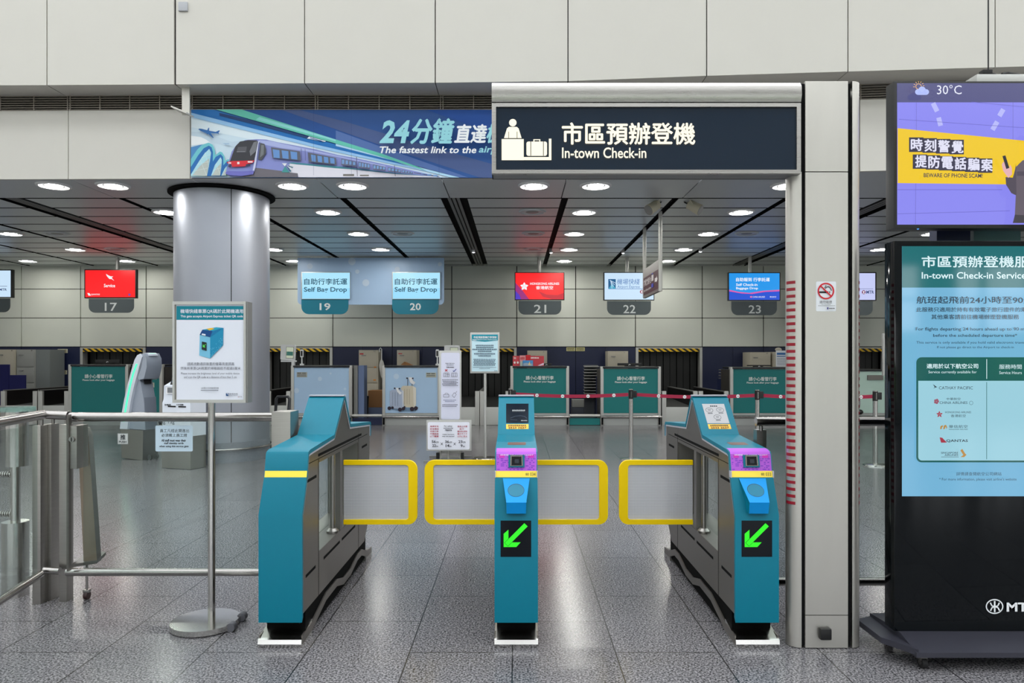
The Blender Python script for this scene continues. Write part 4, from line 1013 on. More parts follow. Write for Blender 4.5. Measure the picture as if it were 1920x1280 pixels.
# angled railing coming towards the camera
A = Vector((X(82, YR), YR, 0)); B = Vector((X(0, 4.0), 4.0, 0)); D = (B - A).normalized(); E_ = A + D * 1.9
t = thing('barrier_railing', 'steel tube railing with glass running off the left edge of the picture', 'railing', (A.x, A.y, 0))
b = MB(); b.cyl((A.x, A.y, Z(777, YR)), (E_.x, E_.y, Z(777, YR)), S(8.6, YR), POLISH, n=28); b.build('top_rail', t)
b = MB(); b.cyl((A.x + D.x * .05, A.y + D.y * .05, .205), (E_.x, E_.y, .205), S(7, YR), POLISH, n=24); b.build('bottom_rail', t)
b = MB(); n_ = Vector((-D.y, D.x, 0)) * .005; p = A + D * .1; q_ = E_
b.prism([(p.x, p.y, .23), (q_.x, q_.y, .23), (q_.x + n_.x, q_.y + n_.y, .23), (p.x + n_.x, p.y + n_.y, .23)], (0, 0, .92), GLASS); b.build('glass_panel', t)
p = A + D * 1.7
b = MB(); b.box(p.x - .04, p.x + .04, p.y - .03, p.y + .03, 0, 1.16, STEEL); b.build('post', t)
# bollard behind the bend
YC = 4.72; xc = X(29, YC)
t = thing('hinge_bollard', 'fat steel hinge bollard with a thin waist at the left picture edge', 'bollard', (xc, YC, 0))
b = MB(); b.cyl((xc, YC, 0), (xc, YC, Z(977, YC)), S(22, YC), CHROME, n=32); b.build('lower_drum', t)
b = MB(); b.cyl((xc, YC, Z(977, YC)), (xc, YC, Z(870, YC)), S(8, YC), CHROME, n=20); b.build('spindle', t)
b = MB(); b.cyl((xc + .01, YC, Z(873, YC)), (xc + .01, YC, Z(770, YC)), S(18, YC), CHROME, n=32); b.build('upper_drum', t)
b = MB(); b.lathe(xc + .01, YC, [(S(30, YC), Z(771, YC)), (S(30, YC), Z(763, YC))], glass_mat('thick_glass', (190, 222, 214), 1.0, .25, (190, 215, 210)), n=36); b.lathe(xc + .01, YC, [(0, Z(768, YC)), (S(30, YC), Z(768, YC))], GLASS, n=36); b.build('glass_collar', t)
for py in (889, 963):
    b = MB(); r_ = S(5, YC); x0 = xc - .35; x1 = xc - S(6, YC); nT = 22
    b.tube([(x0 + (x1 - x0) * k / (nT * 10), YC + r_ * math.cos(2 * math.pi * k / 10), Z(py, YC) + r_ * math.sin(2 * math.pi * k / 10)) for k in range(nT * 10 + 1)], .0035, CHROME, n=5); b.cyl((x0, YC, Z(py, YC)), (x1, YC, Z(py, YC)), .009, STEELD, n=8); b.build('coil_spring', t)
# rails by the pillar
YQ = 4.28
t = thing('barrier_railing', 'steel tube railing with glass behind the pillar on the right', 'railing', (X(1600, YQ), YQ, 0))
b = MB(); b.cyl((X(1417, YQ), YQ, Z(790, YQ)), (X(1990, YQ), YQ, Z(790, YQ)), S(8.5, YQ), POLISH, n=28); b.build('top_rail', t)
b = MB(); b.cyl((X(1417, YQ), YQ, Z(1090, YQ)), (X(1990, YQ), YQ, Z(1090, YQ)), S(7.5, YQ), POLISH, n=24); b.build('bottom_rail', t)
b = MB(); b.box(X(1430, YQ), X(1985, YQ), YQ - .004, YQ + .004, Z(1085, YQ), Z(803, YQ), GLASS); b.build('glass_panel', t)
for px in (1428, 1960):
    b = MB(); b.box(X(px - 9, YQ), X(px + 9, YQ), YQ + .0, YQ + .06, 0, Z(806, YQ), STEEL); po = b.build('post', t)
    b = MB(); b.cyl((X(px, YQ), YQ + .01, Z(808, YQ)), (X(px, YQ), YQ + .01, Z(790, YQ)), .012, POLISH, n=12); b.build('rod', po)
# ================================================================= CHECK-IN COUNTERS
YN = 16.7
CTOP = mat('counter_top_black', (30, 32, 36), 0.25)
ADB = mat('sky_blue_print', (176, 208, 240), 0.45, noise=.08, nscale=1.5)
PALE = mat('pale_green_laminate', (196, 224, 212), 0.45)
def counter(x0, x1, yt, label, kind, rpost=True, txt=None):
    t = thing('check_in_counter', label, 'counter', (X((x0 + x1) / 2, YN), YN, 0), 'check-in counters')
    zt = Z(yt, YN); zp = Z(774, YN); zr = Z(781, YN)
    b = MB(); b.box(X(x0, YN), X(x1, YN), YN + .06, YN + .75, .02, zt - .06, STEELD); b.build('carcass', t)
    b = MB(); b.box(X(x0 + 4, YN), X(x1 - 4, YN), YN - .03, YN + .8, zt - .045, zt, CTOP, .012); b.build('worktop', t)
    pm = {'teal': TEALP, 'ad': ADB, 'pale': PALE}[kind]
    b = MB(); b.box(X(x0 + 5.5, YN), X(x1 - 5.5, YN), YN, YN + .05, zp, zt - .05, pm); pn = b.build('front_panel', t)
    for a_, b_ in ((x0, x0 + 5.5), (x1 - 5.5, x1)):
        b = MB(); b.box(X(a_, YN), X(b_, YN), YN - .02, YN + .10, 0, zt, ALU, .004); b.build('side_post', t)
    b = MB(); b.box(X(x0 + 5.5, YN), X(x1 - 5.5, YN), YN + .005, YN + .05, .0, zp - .005, mat('kick_panel_steel', (176, 178, 176), .4, .5)); b.build('kick_panel', t)
    b = MB(); b.cyl((X(x0 + 1, YN), YN - .07, zr), (X(x1 + 1, YN), YN - .07, zr), .030, POLISH, n=16)
    for px in (x0 + 3, x1 - 3): b.box(X(px, YN) - .02, X(px, YN) + .02, YN - .06, YN, zr - .18, zr, GAP)
    b.build('bumper_rail', t)
    if kind == 'teal' and txt != -1:
        a = art(YN, .0015); w_ = C((232, 240, 238)); cx = txt if txt else (x0 + x1) / 2
        a.text(cx - 26, yt + 18.5, cx + 26, yt + 25.8, '請小心看管行李', w_, bold=.02); a.text(cx - 30, yt + 27.4, cx + 30, yt + 31.8, 'Please look after your baggage', w_, bold=.02)
        a.build('lettering', pn)
    return t, pn
counter(129, 241, 683, 'teal check-in counter under monitor 17 at the left', 'teal', txt=185)
t, pn = counter(249, 305, 683, 'narrow teal check-in counter half hidden by the slanted kiosk', 'teal', txt=-1)
a = art(YN, .003); [a.marks(280, 701 + k * 3, 298 - k, 702.4 + k * 3, C((150, 190, 180)), 9) for k in range(4)]; a.rect(278, 717, 290, 726, C((190, 196, 180))); a.marks(279.5, 718.5, 288.5, 720, C((60, 60, 60)), 5); a.build('notice_plate', pn)
t, pn = counter(546, 660, 685, 'pale blue self bag drop counter 19 seen behind the left gate', 'ad')
a = art(YN, .0015); gp_ = C((176, 178, 172)); ik = C((50, 54, 56)); bo = C((200, 222, 246))
a.rect(556.5, 697.5, 576, 707, gp_); a.marks(557.5, 698.6, 575, 700, ik, 2, .85); a.marks(558, 702, 574.5, 703.4, ik, 6); a.marks(558, 704.6, 574.5, 705.6, ik, 8)
for x, y, r in ((600, 710, 4), (556, 732, 5), (647, 729, 2.5), (620, 700, 2)): a.ell(x, y, r, r, bo, 20)
a.build('printed_picture', pn)
t, pn = counter(717, 826, 685, 'pale blue self bag drop counter 20 with a picture of two suitcases', 'ad')
a = art(YN, .0012); q = lambda *ps: [(660 + x / 7.53, 630 + y / 7.53) for x, y in ps]
a.ell(743, 705.5, 5.2, 5.2, bo, 24)
p0, p1 = q((1045, 515), (1190, 583)); a.rect(p0[0], p0[1], p1[0], p1[1], C((190, 194, 184))); a.marks(p0[0] + 1, p0[1] + 1, p1[0] - 1, p0[1] + 2.4, ik, 2, .85); a.marks(p0[0] + 1.5, p0[1] + 4.2, p1[0] - 1.5, p0[1] + 5.6, ik, 6); a.marks(p0[0] + 1.5, p0[1] + 6.6, p1[0] - 1.5, p0[1] + 7.5, ik, 8)
cr = C((214, 206, 186)); bs = C((176, 190, 214)); dk = C((52, 44, 58)); ht = C((236, 238, 242))
a.poly(q((500, 1020), (940, 1005), (900, 1060), (700, 1065)), C((120, 150, 180)))
a.line(q((787, 590), (787, 700)), .9, dk); a.line(q((848, 600), (848, 700)), .9, dk)
a.poly(q((690, 730), (720, 700), (860, 700), (905, 730), (905, 960), (890, 1010), (740, 1000)), cr); a.poly(q((860, 700), (905, 730), (905, 960), (890, 1000), (872, 1000)), C((232, 228, 216)))
for x in (745, 778, 812): a.line(q((x, 745), (x, 960)), .5, C((150, 140, 120)))
a.poly(q((535, 780), (560, 758), (700, 755), (730, 775), (728, 990), (710, 1025), (600, 1020), (535, 980)), bs); a.poly(q((700, 755), (730, 775), (728, 990), (716, 1010)), C((214, 222, 236)))
for x in (575, 612, 648): a.line(q((x, 790), (x, 985)), .5, C((110, 122, 150)))
a.poly(q((800, 580), (850, 580), (860, 620), (898, 655), (870, 690), (820, 650)), ht); a.poly(q((620, 730), (660, 728), (665, 760), (706, 800), (680, 826), (640, 785)), ht)
for x, y in ((605, 735), (672, 740), (780, 592), (860, 595)): p = q((x, y))[0]; a.ell(p[0], p[1], 1.7, 1.4, dk, 12)
for x, y, r in ((530, 1015, 26), (575, 1008, 18), (680, 1035, 28), (728, 1022, 24), (850, 1025, 30), (905, 1015, 28), (745, 1000, 14)): p = q((x, y))[0]; a.ell(p[0], p[1], r / 7.53, r / 7.53, dk, 16)
a.build('printed_picture', pn)
counter(957, 1067, 686, 'teal check-in counter 21 with red leaflets on top', 'teal', txt=1012)
counter(1126, 1239, 687, 'teal check-in counter 22 under the airport express monitor', 'teal', txt=1183)
counter(1369, 1481, 688, 'teal check-in counter 23 just left of the steel pillar', 'teal', txt=1430)
t, pn = counter(1556, 1665, 692, 'pale green check-in counter right of the steel pillar', 'pale')
b = MB(); b.box(X(1626, YN), X(1655, YN), YN - .03, YN, Z(712, YN), Z(703, YN), STEELD); b.build('card_slot', pn)

def lowgate(x0, x1, m, label):
    t = thing('counter_gate', label, 'gate', (X((x0 + x1) / 2, YN), YN, 0), 'low gates between counters')
    b = MB(); b.box(X(x0, YN), X(x1, YN), YN + .02, YN + .06, .01, Z(784, YN), m); b.build('panel', t)
    b = MB(); b.cyl((X(x0, YN), YN, Z(779, YN)), (X(x1, YN), YN, Z(779, YN)), .035, ALU, n=14); b.build('top_rail', t)
lowgate(660.5, 716.5, NAVY, 'navy low gate with a pale rail between counters 19 and 20')
lowgate(1068, 1125, TEALP, 'teal low gate with a pale rail between counters 21 and 22')
# side screens and bins between the counters
def simple(name, label, cat, x0, x1, y0, y1, Y, dep, m, bev=.004, group=None):
    b = MB(); b.box(X(x0, Y), X(x1, Y), Y, Y + dep, Z(y1, Y), Z(y0, Y), m, bev)
    return tag(b.build(name, None, (X((x0 + x1) / 2, Y), Y, Z(y1, Y))), label, cat, group)
t = thing('side_screen', 'grey-blue upright side screen at the right end of counter 19', 'screen', (X(672, YN), YN + .2, 0))
b = MB(); b.box(X(669, YN), X(680, YN), YN + .15, YN + .5, 0, Z(685, YN), mat('grey_blue_laminate', (104, 122, 160), .5)); b.build('panel', t)
b = MB(); b.box(X(661.5, YN), X(668.5, YN), YN + .10, YN + .2, 0, Z(685, YN), ALUD); b.build('upright', t)
YQ2 = 17.6
b = MB(); b.lathe(X(680, YQ2), YQ2, [(0, 0), (.13, 0), (.15, Z(742, YQ2)), (.0, Z(742, YQ2))], BLACK, n=20); b.box(X(664, YQ2), X(667.5, YQ2), YQ2 + .1, YQ2 + .3, 0, Z(744, YQ2), BLACK)
tag(b.build('waste_bin', None, (X(676, YQ2), YQ2, 0)), 'black lined waste bin in the gap beside counter 19', 'bin')
simple('cardboard_box', 'brown cardboard box under the filing cabinet with an umbrella', 'box', 690, 716.5, 732, 763.5, 18.25, .5, mat('cardboard', (140, 100, 62), .8))
simple('storage_crate', 'grey-blue crate on the floor beside the black waste bin', 'crate', 690, 716, 764, 803, 18.2, .6, mat('slate_crate', (84, 98, 128), .6))
# document rack between counters 21 and 22
YD = 17.6; t = thing('document_rack', 'tall rack of grey paper trays left of counter 22', 'rack', (X(1110, YD), YD, 0))
for i in range(11):
    z = Z(688 + i * 5.6, YD)
    b = MB(); b.prism([(X(1096, YD), YD, z), (X(1124, YD), YD, z), (X(1124, YD), YD + .35, z + .02), (X(1096, YD), YD + .35, z + .02)], (0, 0, .010), ALUD); b.box(X(1095, YD), X(1124, YD), YD - .02, YD, z, z + .022, ALUD); b.build('tray', t)
b = MB(); b.box(X(1098, YD), X(1124, YD), YD + .35, YD + .4, 0, Z(684, YD), mat('rack_grey', (70, 74, 80), .5)); b.box(X(1117, YD), X(1124.5, YD), YD - .1, YD + .3, 0, Z(706, YD), NAVY); b.build('frame', t)
for i, (x0, x1) in enumerate(((1073, 1096), (1100, 1115))):
    simple('metal_case', 'grey metal case on the floor shelf, %s of the pair between counters 21 and 22' % ('left' if i == 0 else 'right'), 'case', x0, x1, 749, 763, 18.2, .3, CABG, group='grey metal cases')
simple('metal_shelf', 'low grey shelf carrying two metal cases between counters 21 and 22', 'shelf', 1072, 1117, 763.5, 800, 18.2, .35, mat('slate_shelf', (60, 66, 78), .5))
t = thing('document_rack', 'small dark tray rack on a navy stand left of counter 23', 'rack', (X(1360, YD), YD, 0))
for i in range(4):
    z = Z(694 + i * 5.4, YD); b = MB(); b.box(X(1354, YD), X(1365, YD), YD, YD + .3, z, z + .02, ALUD); b.build('tray', t)
b = MB(); b.box(X(1352, YD), X(1371, YD), YD + .02, YD + .35, 0, Z(710, YD), NAVY); b.box(X(1365.5, YD), X(1371, YD), YD, YD + .35, 0, Z(688, YD), NAVY); b.build('stand', t)

# ================================================================= BAGGAGE OPENINGS AND CONVEYORS
HAZ = MATS['hazard'] = bpy.data.materials.new('hazard_stripes'); HAZ.use_nodes = True
nt = HAZ.node_tree; pb = nt.nodes['Principled BSDF']; tc = nt.nodes.new('ShaderNodeTexCoord'); mp = nt.nodes.new('ShaderNodeMapping'); mp.inputs['Rotation'].default_value = (0, math.radians(55), 0)
wv = nt.nodes.new('ShaderNodeTexWave'); wv.inputs['Scale'].default_value = 3.1; cr_ = nt.nodes.new('ShaderNodeValToRGB'); cr_.color_ramp.interpolation = 'CONSTANT'
cr_.color_ramp.elements[0].color = rgb((18, 18, 18)); cr_.color_ramp.elements[1].color = rgb((236, 190, 20)); cr_.color_ramp.elements[1].position = .5
nt.links.new(tc.outputs['Object'], mp.inputs[0]); nt.links.new(mp.outputs[0], wv.inputs[0]); nt.links.new(wv.outputs['Fac'], cr_.inputs[0]); nt.links.new(cr_.outputs[0], pb.inputs['Base Color'])
STRIP = mat('strip_curtain', (16, 18, 17), .5)
def opening(x0, x1, label):
    t = thing('baggage_hatch', label, 'hatch', (X((x0 + x1) / 2, YW), YW, 0), 'striped baggage hatches')
    f = S(5.5, YW)
    xa, xb = X(x0, YW), X(x1, YW); zt_ = 1.862
    for a_, b_ in ((xa, xa + f), (xb - f, xb)):
        b = MB(); b.box(a_ + .004, b_ - .004, YW - .03, YW + .2, 0, zt_, ALU); b.build('jamb', t)
    b = MB(); b.box(xa + f, xb - f, YW - .03, YW + .2, zt_ - .03, zt_, ALU); b.build('lintel', t)
    b = MB(); b.box(xa + f, xb - f, YW - .035, YW - .02, zt_ - .12, zt_ - .032, HAZ); b.build('hazard_band', t)
    n = 9
    for k in range(n):
        w_ = (xb - xa - 2 * f) / n; b = MB(); u = xa + f + k * w_
        b.box(u + .01, u + w_ - .008, YW + .30 + .02 * (k % 2), YW + .306 + .02 * (k % 2), .46, zt_ - .03, STRIP); b.build('curtain_strip', t)
for (x0, x1), l in zip(opens, ['dark baggage hatch beyond the left picture edge', 'dark striped baggage hatch behind counter 17', 'dark striped baggage hatch right of the round column', 'dark striped baggage hatch behind the baggage policy stand', 'dark striped baggage hatch right of counter 22', 'dark striped baggage hatch just right of the steel pillar', 'dark baggage hatch on the back wall behind the totem']):
    if l.startswith('dark baggage hatch beyond'): continue
    opening(x0, x1, l)
PLATE = mat('conveyor_front_plate', (196, 198, 194), .45, .3)
BELT = mat('conveyor_belt', (44, 46, 46), .6)
GUARD = mat('conveyor_guard_black', (20, 18, 18), .35)
def conveyor(x0, x1, label, back=YW - .05, yp=763):
    Y = YN + .05
    t = thing('baggage_conveyor', label, 'conveyor', (X((x0 + x1) / 2, Y), Y, 0), 'baggage conveyors between counters')
    xa, xb = X(x0, Y), X(x1, Y); zp = Z(yp, Y)
    b = MB(); b.box(xa, xb, Y, Y + .04, .005, zp, PLATE, .004); b.build('front_plate', t)
    b = MB(); b.prism([(xa + .05, Y + .05, zp - .08), (xb - .05, Y + .05, zp - .08), (xb - .05, back, zp + .02), (xa + .05, back, zp + .02)], (0, 0, .06), BELT); b.build('belt', t)
    b = MB(); b.box(xa + .03, xb - .03, Y + .05, back, .0, zp - .1, GUARD); b.build('bed', t)
    for a_ in (xa, xb - .03):
        b = MB(); b.box(a_, a_ + .03, Y + .06, back, zp - .1, zp + .34, GUARD); b.box(a_, a_ + .03, Y + .06, back, zp + .34, zp + .36, ALUD); b.build('side_guard', t)
    for a_ in (xa, xb - .10):
        b = MB(); b.box(a_ + .0, a_ + .10, Y - .015, Y + .05, 0, Z(733, Y), ALU, .004); b.build('end_post', t)
conveyor(2, 70, 'black-sided baggage conveyor at the far left by the navy partitions', yp=760)
conveyor(72, 129, 'black-sided baggage conveyor left of counter 17', yp=760)
conveyor(500, 545, 'baggage conveyor between the round column and counter 19', yp=760)
conveyor(828, 899, 'baggage conveyor behind the cabin baggage stand')
conveyor(900, 956, 'baggage conveyor left of counter 21')
conveyor(1241, 1308, 'baggage conveyor right of counter 22')
conveyor(1310, 1366, 'baggage conveyor left of counter 23')
conveyor(1666, 1700, 'baggage conveyor glimpsed left of the totem')

# ================================================================= OFFICE THINGS BEHIND THE COUNTERS
YA = 19.3
def cabinet(x0, x1, y0, m, label, n=4, side=None, dep=.6, Y=YA, fh=None):
    t = thing('filing_cabinet', label, 'cabinet', (X((x0 + x1) / 2, Y), Y, 0), 'filing cabinets along the back wall')
    xa, xb, zt = X(x0, Y), X(x1, Y), Z(y0, Y)
    b = MB(); b.box(xa, xb, Y + .02, Y + dep, 0, zt, m, .004); b.build('body', t)
    h = (zt - .12) / n
    for k in range(n):
        z0 = .06 + k * h
        b = MB(); b.box(xa + .03, xb - .03, Y, Y + .02, z0 + .012, z0 + h - .012, m, .004); d = b.build('drawer', t)
        b = MB(); b.box(xa + .08, xa + .2, Y - .012, Y, z0 + h - .10, z0 + h - .075, ALUD); b.build('handle', d)
    b = MB(); b.cyl((xb - .1, Y - .002, zt - .03), (xb - .1, Y + .02, zt - .03), .012, POLISH, n=10); b.build('lock', t)
    return t
cabinet(-8, 28.5, 655, CAB, 'beige filing cabinet at the far left picture edge', 2)
cabinet(30, 66, 655, CABG, 'grey filing cabinet with deep side left of the navy door', 4, dep=.65)
b = MB(); b.box(X(66.5, YA), X(92.5, YA), YA + .02, YA + .65, 0, Z(655, YA), mat('grey_cabinet_flank', (128, 134, 134), .5)); tag(b.build('cabinet_flank', None, (X(80, YA), YA, 0)), 'plain darker grey steel cupboard of the grey filing cabinet, added as its own box', 'flank')  # darker box added as the deep side of the grey cabinet
t = cabinet(672.5, 709, 656, CAB, 'beige filing cabinet with a red sticker and an umbrella beside it', 4)
a = art(YA - .001, .002); a.rect(674.5, 662, 681.5, 664.5, C((200, 60, 70))); a.rect(701, 687, 705.5, 689, C((220, 140, 60))); a.rect(700, 711, 705, 713.3, C((220, 140, 60))); a.build('stickers', t)
t = cabinet(744, 781, 656, CAB, 'beige filing cabinet behind counter 20 with a red sticker', 4); a = art(YA - .001, .002); a.rect(747, 662, 754, 663.6, C((200, 60, 70))); a.build('sticker', t)
cabinet(989, 1026, 657, CAB, 'beige filing cabinet behind the red leaflets on counter 21', 4)
cabinet(1140, 1178, 658, CAB, 'beige filing cabinet behind the screen on counter 22', 4)
cabinet(1407, 1445.5, 660, CAB, 'wide beige filing cabinet behind counter 23', 4, dep=.66)
cabinet(1449, 1484, 659.5, CAB, 'beige filing cabinet half hidden by a hanging paper list', 4)
b = MB(); xu = X(713.5, YA); b.tube([(xu - .03, YA, 1.72), (xu - .03, YA, 1.80), (xu, YA, 1.84), (xu + .03, YA, 1.80), (xu + .03, YA, 1.5)], .012, WHITE, n=8); b.lathe(xu + .03, YA, [(.0, 1.02), (.03, 1.1), (.075, 1.36), (.05, 1.46), (.02, 1.52), (0, 1.53)], mat('umbrella_cloth', (196, 196, 192), .7), n=10); tag(b.build('umbrella', None, (xu, YA, 1.02)), 'folded white umbrella hooked on the side of a filing cabinet', 'umbrella')
simple('navy_partition', 'tall navy partition at the far left edge', 'partition', -10, 16.5, 683, 760, 18.4, .05, mat('navy_cloth', (14, 18, 84), .8), .004)
simple('navy_partition', 'shorter navy partition beside the far left one', 'partition', 17, 47, 703, 760, 18.4, .05, mat('navy_cloth', (14, 18, 84), .8), .004)
a = Art((0, YW, 0), (0, -1, 0), .003)
def plate(x0, y0, x1, y1, label, c=(206, 204, 178)):
    b = MB(); Y = YW - .012; b.box(X(x0, Y), X(x1, Y), Y, Y + .01, Z(y1, Y), Z(y0, Y), C(c)); o = tag(b.build('wall_label', None, (X(x0, Y), Y, Z(y1, Y))), label, 'label', 'small labels on the navy wall')
    a = art(Y, .002); a.marks(x0 + 1.5, y0 + 1.2, x1 - 1.5, (y0 + y1) / 2 - .2, C((90, 80, 50)), 8); a.marks(x0 + 1.5, (y0 + y1) / 2 + .5, x1 - 1.5, y1 - 1.2, C((90, 80, 50)), 10); a.build('print', o)
plate(108, 654, 126.5, 661.5, 'cream label at the top of the navy door'); plate(107, 694, 125.5, 701.5, 'cream label lower on the navy door')
plate(1062, 651, 1078.5, 658, 'left yellowish label on the navy wall above counter 21', (208, 204, 150)); plate(1080, 651, 1096.5, 658, 'right yellowish label on the navy wall above counter 21', (208, 204, 150))
b = MB(); Y = YW - .04; b.tube([(X(97, Y), Y + .04, Z(689, Y)), (X(97, Y), Y, Z(689, Y)), (X(97.5, Y), Y, Z(696, Y)), (X(97.5, Y), Y + .04, Z(696, Y))], .012, POLISH, n=8); tag(b.build('door_handle', None, (X(97, Y), Y, Z(696, Y))), 'small bright handle on the navy door at the left', 'handle')
# computer screens seen from behind on the counters
def backscreen(x0, x1, y0, y1, label, yc):
    Y = YN + .45; t = thing('computer_screen', label, 'computer screen', (X((x0 + x1) / 2, Y), Y, Z(y1, Y)), 'computer screens on counters')
    zc = Z(yc, YN) + .003
    b = MB(); b.box(X(x0, Y), X(x1, Y), Y, Y + .04, zc + .015, Z(y0, Y), BLACK, .006); b.build('back', t)
    b = MB(); xm = X((x0 + x1) / 2, Y); b.box(xm - .1, xm + .1, Y + .02, Y + .16, zc, zc + .015, BLACK); b.build('foot', t)
    a = art(Y, .002); xm = (x0 + x1) / 2; a.line([(xm - 1.8, (y0 + y1) / 2 + 1), (xm - .5, (y0 + y1) / 2 - 1), (xm + 2, (y0 + y1) / 2)], 1.0, C((230, 232, 235))); a.build('logo', t)
backscreen(178.5, 224, 674, 683, 'black computer screen on the counter under monitor 17', 683); backscreen(1015, 1034, 681, 686.5, 'small black computer screen beside the red leaflets', 686); backscreen(1158, 1203, 680.5, 687, 'black computer screen on counter 22', 687); backscreen(1401, 1446, 684, 690, 'black computer screen on counter 23', 688)
# leaflets on counter 21
YB2 = YN + .25; zc = Z(686, YN)
def leaflet(x0, y0, x1, c, label, dy=0, deco=None):
    Y = YB2 - dy; b = MB(); b.prism([(X(x0, Y), Y, zc), (X(x1, Y), Y, zc), (X(x1, Y), Y + .05, Z(y0, Y)), (X(x0, Y), Y + .05, Z(y0, Y))], (0, .012, 0), C(c))
    o = tag(b.build('leaflet', None, (X(x0, Y), Y, zc)), label, 'leaflet', 'leaflets on counter 21')
    if deco:
        p0 = Vector((X(x0, Y), Y, zc)); n = Vector((0, -(Z(y0, Y) - zc), .05)); a = Art(p0, n, .002); deco(a); a.build('print', o)
leaflet(961.5, 667, 974, (206, 70, 80), 'narrow red leaflet with two white rounds, leftmost on counter 21', 0, lambda a: (a.ell(965, 679.5, 2, 2.2, C((240, 235, 235)), 12), a.ell(970.8, 679.5, 2, 2.2, C((240, 235, 235)), 12), a.marks(963.5, 669, 968, 673, C((240, 200, 200)), 3)))
leaflet(974.5, 666, 985.5, (226, 150, 156), 'pale pink leaflet, second on counter 21', .02, lambda a: a.marks(976, 669, 984, 674, C((200, 60, 70)), 4))
leaflet(986, 665.3, 995, (206, 30, 40), 'plain bright red leaflet standing tallest on counter 21')
leaflet(994.5, 667, 1020, (196, 60, 74), 'wide dark red leaflet with white heading on counter 21', .01, lambda a: (a.marks(995.5, 669.3, 1011, 672, C((245, 240, 240)), 6), a.poly([(1008, 685), (1019.5, 680), (1019.5, 684), (1013, 685.5)], C((232, 210, 230)))))
leaflet(980, 675.3, 999.5, (70, 140, 200), 'blue photograph leaflet in front on counter 21', .06, lambda a: (a.poly([(981, 681), (988, 680), (992, 682), (998.5, 681), (998.5, 685.6), (981, 685.6)], C((150, 170, 190))), a.poly([(990, 684.5), (993, 677), (995, 684.5)], C((220, 200, 150)))))
leaflet(975.5, 677, 979.7, (160, 176, 170), 'little grey-green card beside the blue photograph leaflet', .10)
# self bag drop devices
def device(x0, x1, y0, y1, label, tilt=0.0, Y=YN + .1, arm=True):
    t = thing('bag_drop_terminal', label, 'terminal', (X((x0 + x1) / 2, Y), Y, Z(685, YN)))
    xa, xb = X(x0, Y), X(x1, Y); z0, z1 = Z(y1, Y), Z(y0, Y); zc = Z(685, YN)
    M = Matrix.Rotation(tilt, 4, 'Y'); c0 = Vector(((xa + xb) / 2, Y, (z0 + z1) / 2)); xf = lambda p: c0 + M @ (p - c0)
    b = MB(); b.xf = xf; b.xz(rr(xa, z0, xb, z1, .03), Y, Y + .06, WHITE); h = b.build('head', t)
    b = MB(); b.xf = xf; w_ = xb - xa; hh = z1 - z0
    b.box(xa + .38 * w_, xb - .10 * w_, Y - .004, Y, z0 + .12 * hh, z1 - .14 * hh, BLACK); b.box(xa + .40 * w_, xb - .12 * w_, Y - .006, Y - .004, z0 + .14 * hh, z1 - .16 * hh, C((205, 214, 190), .3, .7)); b.box(xa + .42 * w_, xb - .14 * w_, Y - .007, Y - .006, z0 + .3 * hh, z0 + .56 * hh, C((60, 120, 110), .3, .6)); b.build('screen', h)
    b = MB(); xm = xb - .06; b.box(xa, xb + .02, Y + .01, Y + .07, z0 - .04, z0 - .005, WHITE, .006); b.box(xm - .03, xm + .04, Y + .0, Y + .08, zc, z0, WHITE, .006)
    if not arm: b.box(X(824, Y), xm, Y + .02, Y + .06, zc + .01, zc + .05, WHITE); b.box(X(823.5, Y), X(826, Y), Y - .02, Y + .1, zc, zc + .05, WHITE)
    b.build('arm', t)
device(526, 553.5, 646, 675, 'white tilted self bag drop terminal on counter 19', .04)
device(833, 862, 647, 677, 'white self bag drop terminal behind the tall baggage sign', 0, arm=False)
def scanner(px, label):
    Y = YN + .1; x = X(px, Y); zc = Z(685, YN); t = thing('barcode_scanner', label, 'scanner', (x, Y, zc), 'barcode scanners on counters 19 and 20')
    b = MB(); b.box(x - .04, x + .04, Y - .03, Y + .05, zc, zc + .04, WHITE, .008); b.cyl((x, Y, zc + .03), (x, Y, zc + .2), .017, WHITE, r1=.013, n=12); b.build('stem', t)
    b = MB(); b.xz(rr(x - .035, zc + .19, x + .035, zc + .375, .02), Y - .02, Y + .02, WHITE); b.box(x - .02, x + .02, Y - .023, Y - .02, zc + .22, zc + .34, BLACK); b.build('head', t)
scanner(566, 'upright white barcode scanner on counter 19'); scanner(820, 'upright white barcode scanner on counter 20')
b = MB(); Y = YN + .3; b.prism([(X(751, Y), Y, Z(684, Y)), (X(758, Y), Y, Z(678, Y)), (X(760, Y), Y, Z(684.5, Y))], (0, .2, 0), mat('cardboard', (140, 100, 62), .8)); b.prism([(X(759, Y), Y, Z(684.5, Y)), (X(760, Y), Y, Z(678.5, Y)), (X(773, Y), Y, Z(684.5, Y))], (0, .2, 0), mat('cardboard', (140, 100, 62), .8))
tag(b.build('open_carton', None, (X(760, Y), Y, Z(685, Y))), 'open brown carton flaps showing above counter 20', 'box')
t = thing('paper_list', 'white printed list with blue headings hanging beside counter 23', 'notice', (X(1463, 17.9), 17.9, Z(687, 17.9)))
Y = 17.9; b = MB(); b.box(X(1455, Y), X(1476, Y), Y, Y + .01, Z(687, Y), Z(657, Y), C((226, 230, 236))); sh_ = b.build('sheet', t)
b = MB(); b.box(X(1462, Y), X(1466, Y), Y + .012, Y + .03, Z(700, Y), Z(655, Y), CAB); b.ball((X(1460, Y), Y + .02, Z(655, Y)), .07, CAB, (1.2, .3, .7), 8); b.build('holder', t)
a = art(Y, .002); a.rects([(1456.5, 661, 1475, 665), (1456.5, 667, 1475, 668.6)], C((60, 110, 170)))
for k in range(6): a.marks(1457, 671 + k * 2.4, 1473, 672 + k * 2.4, C((110, 120, 140)), 9)
a.build('print', sh_)
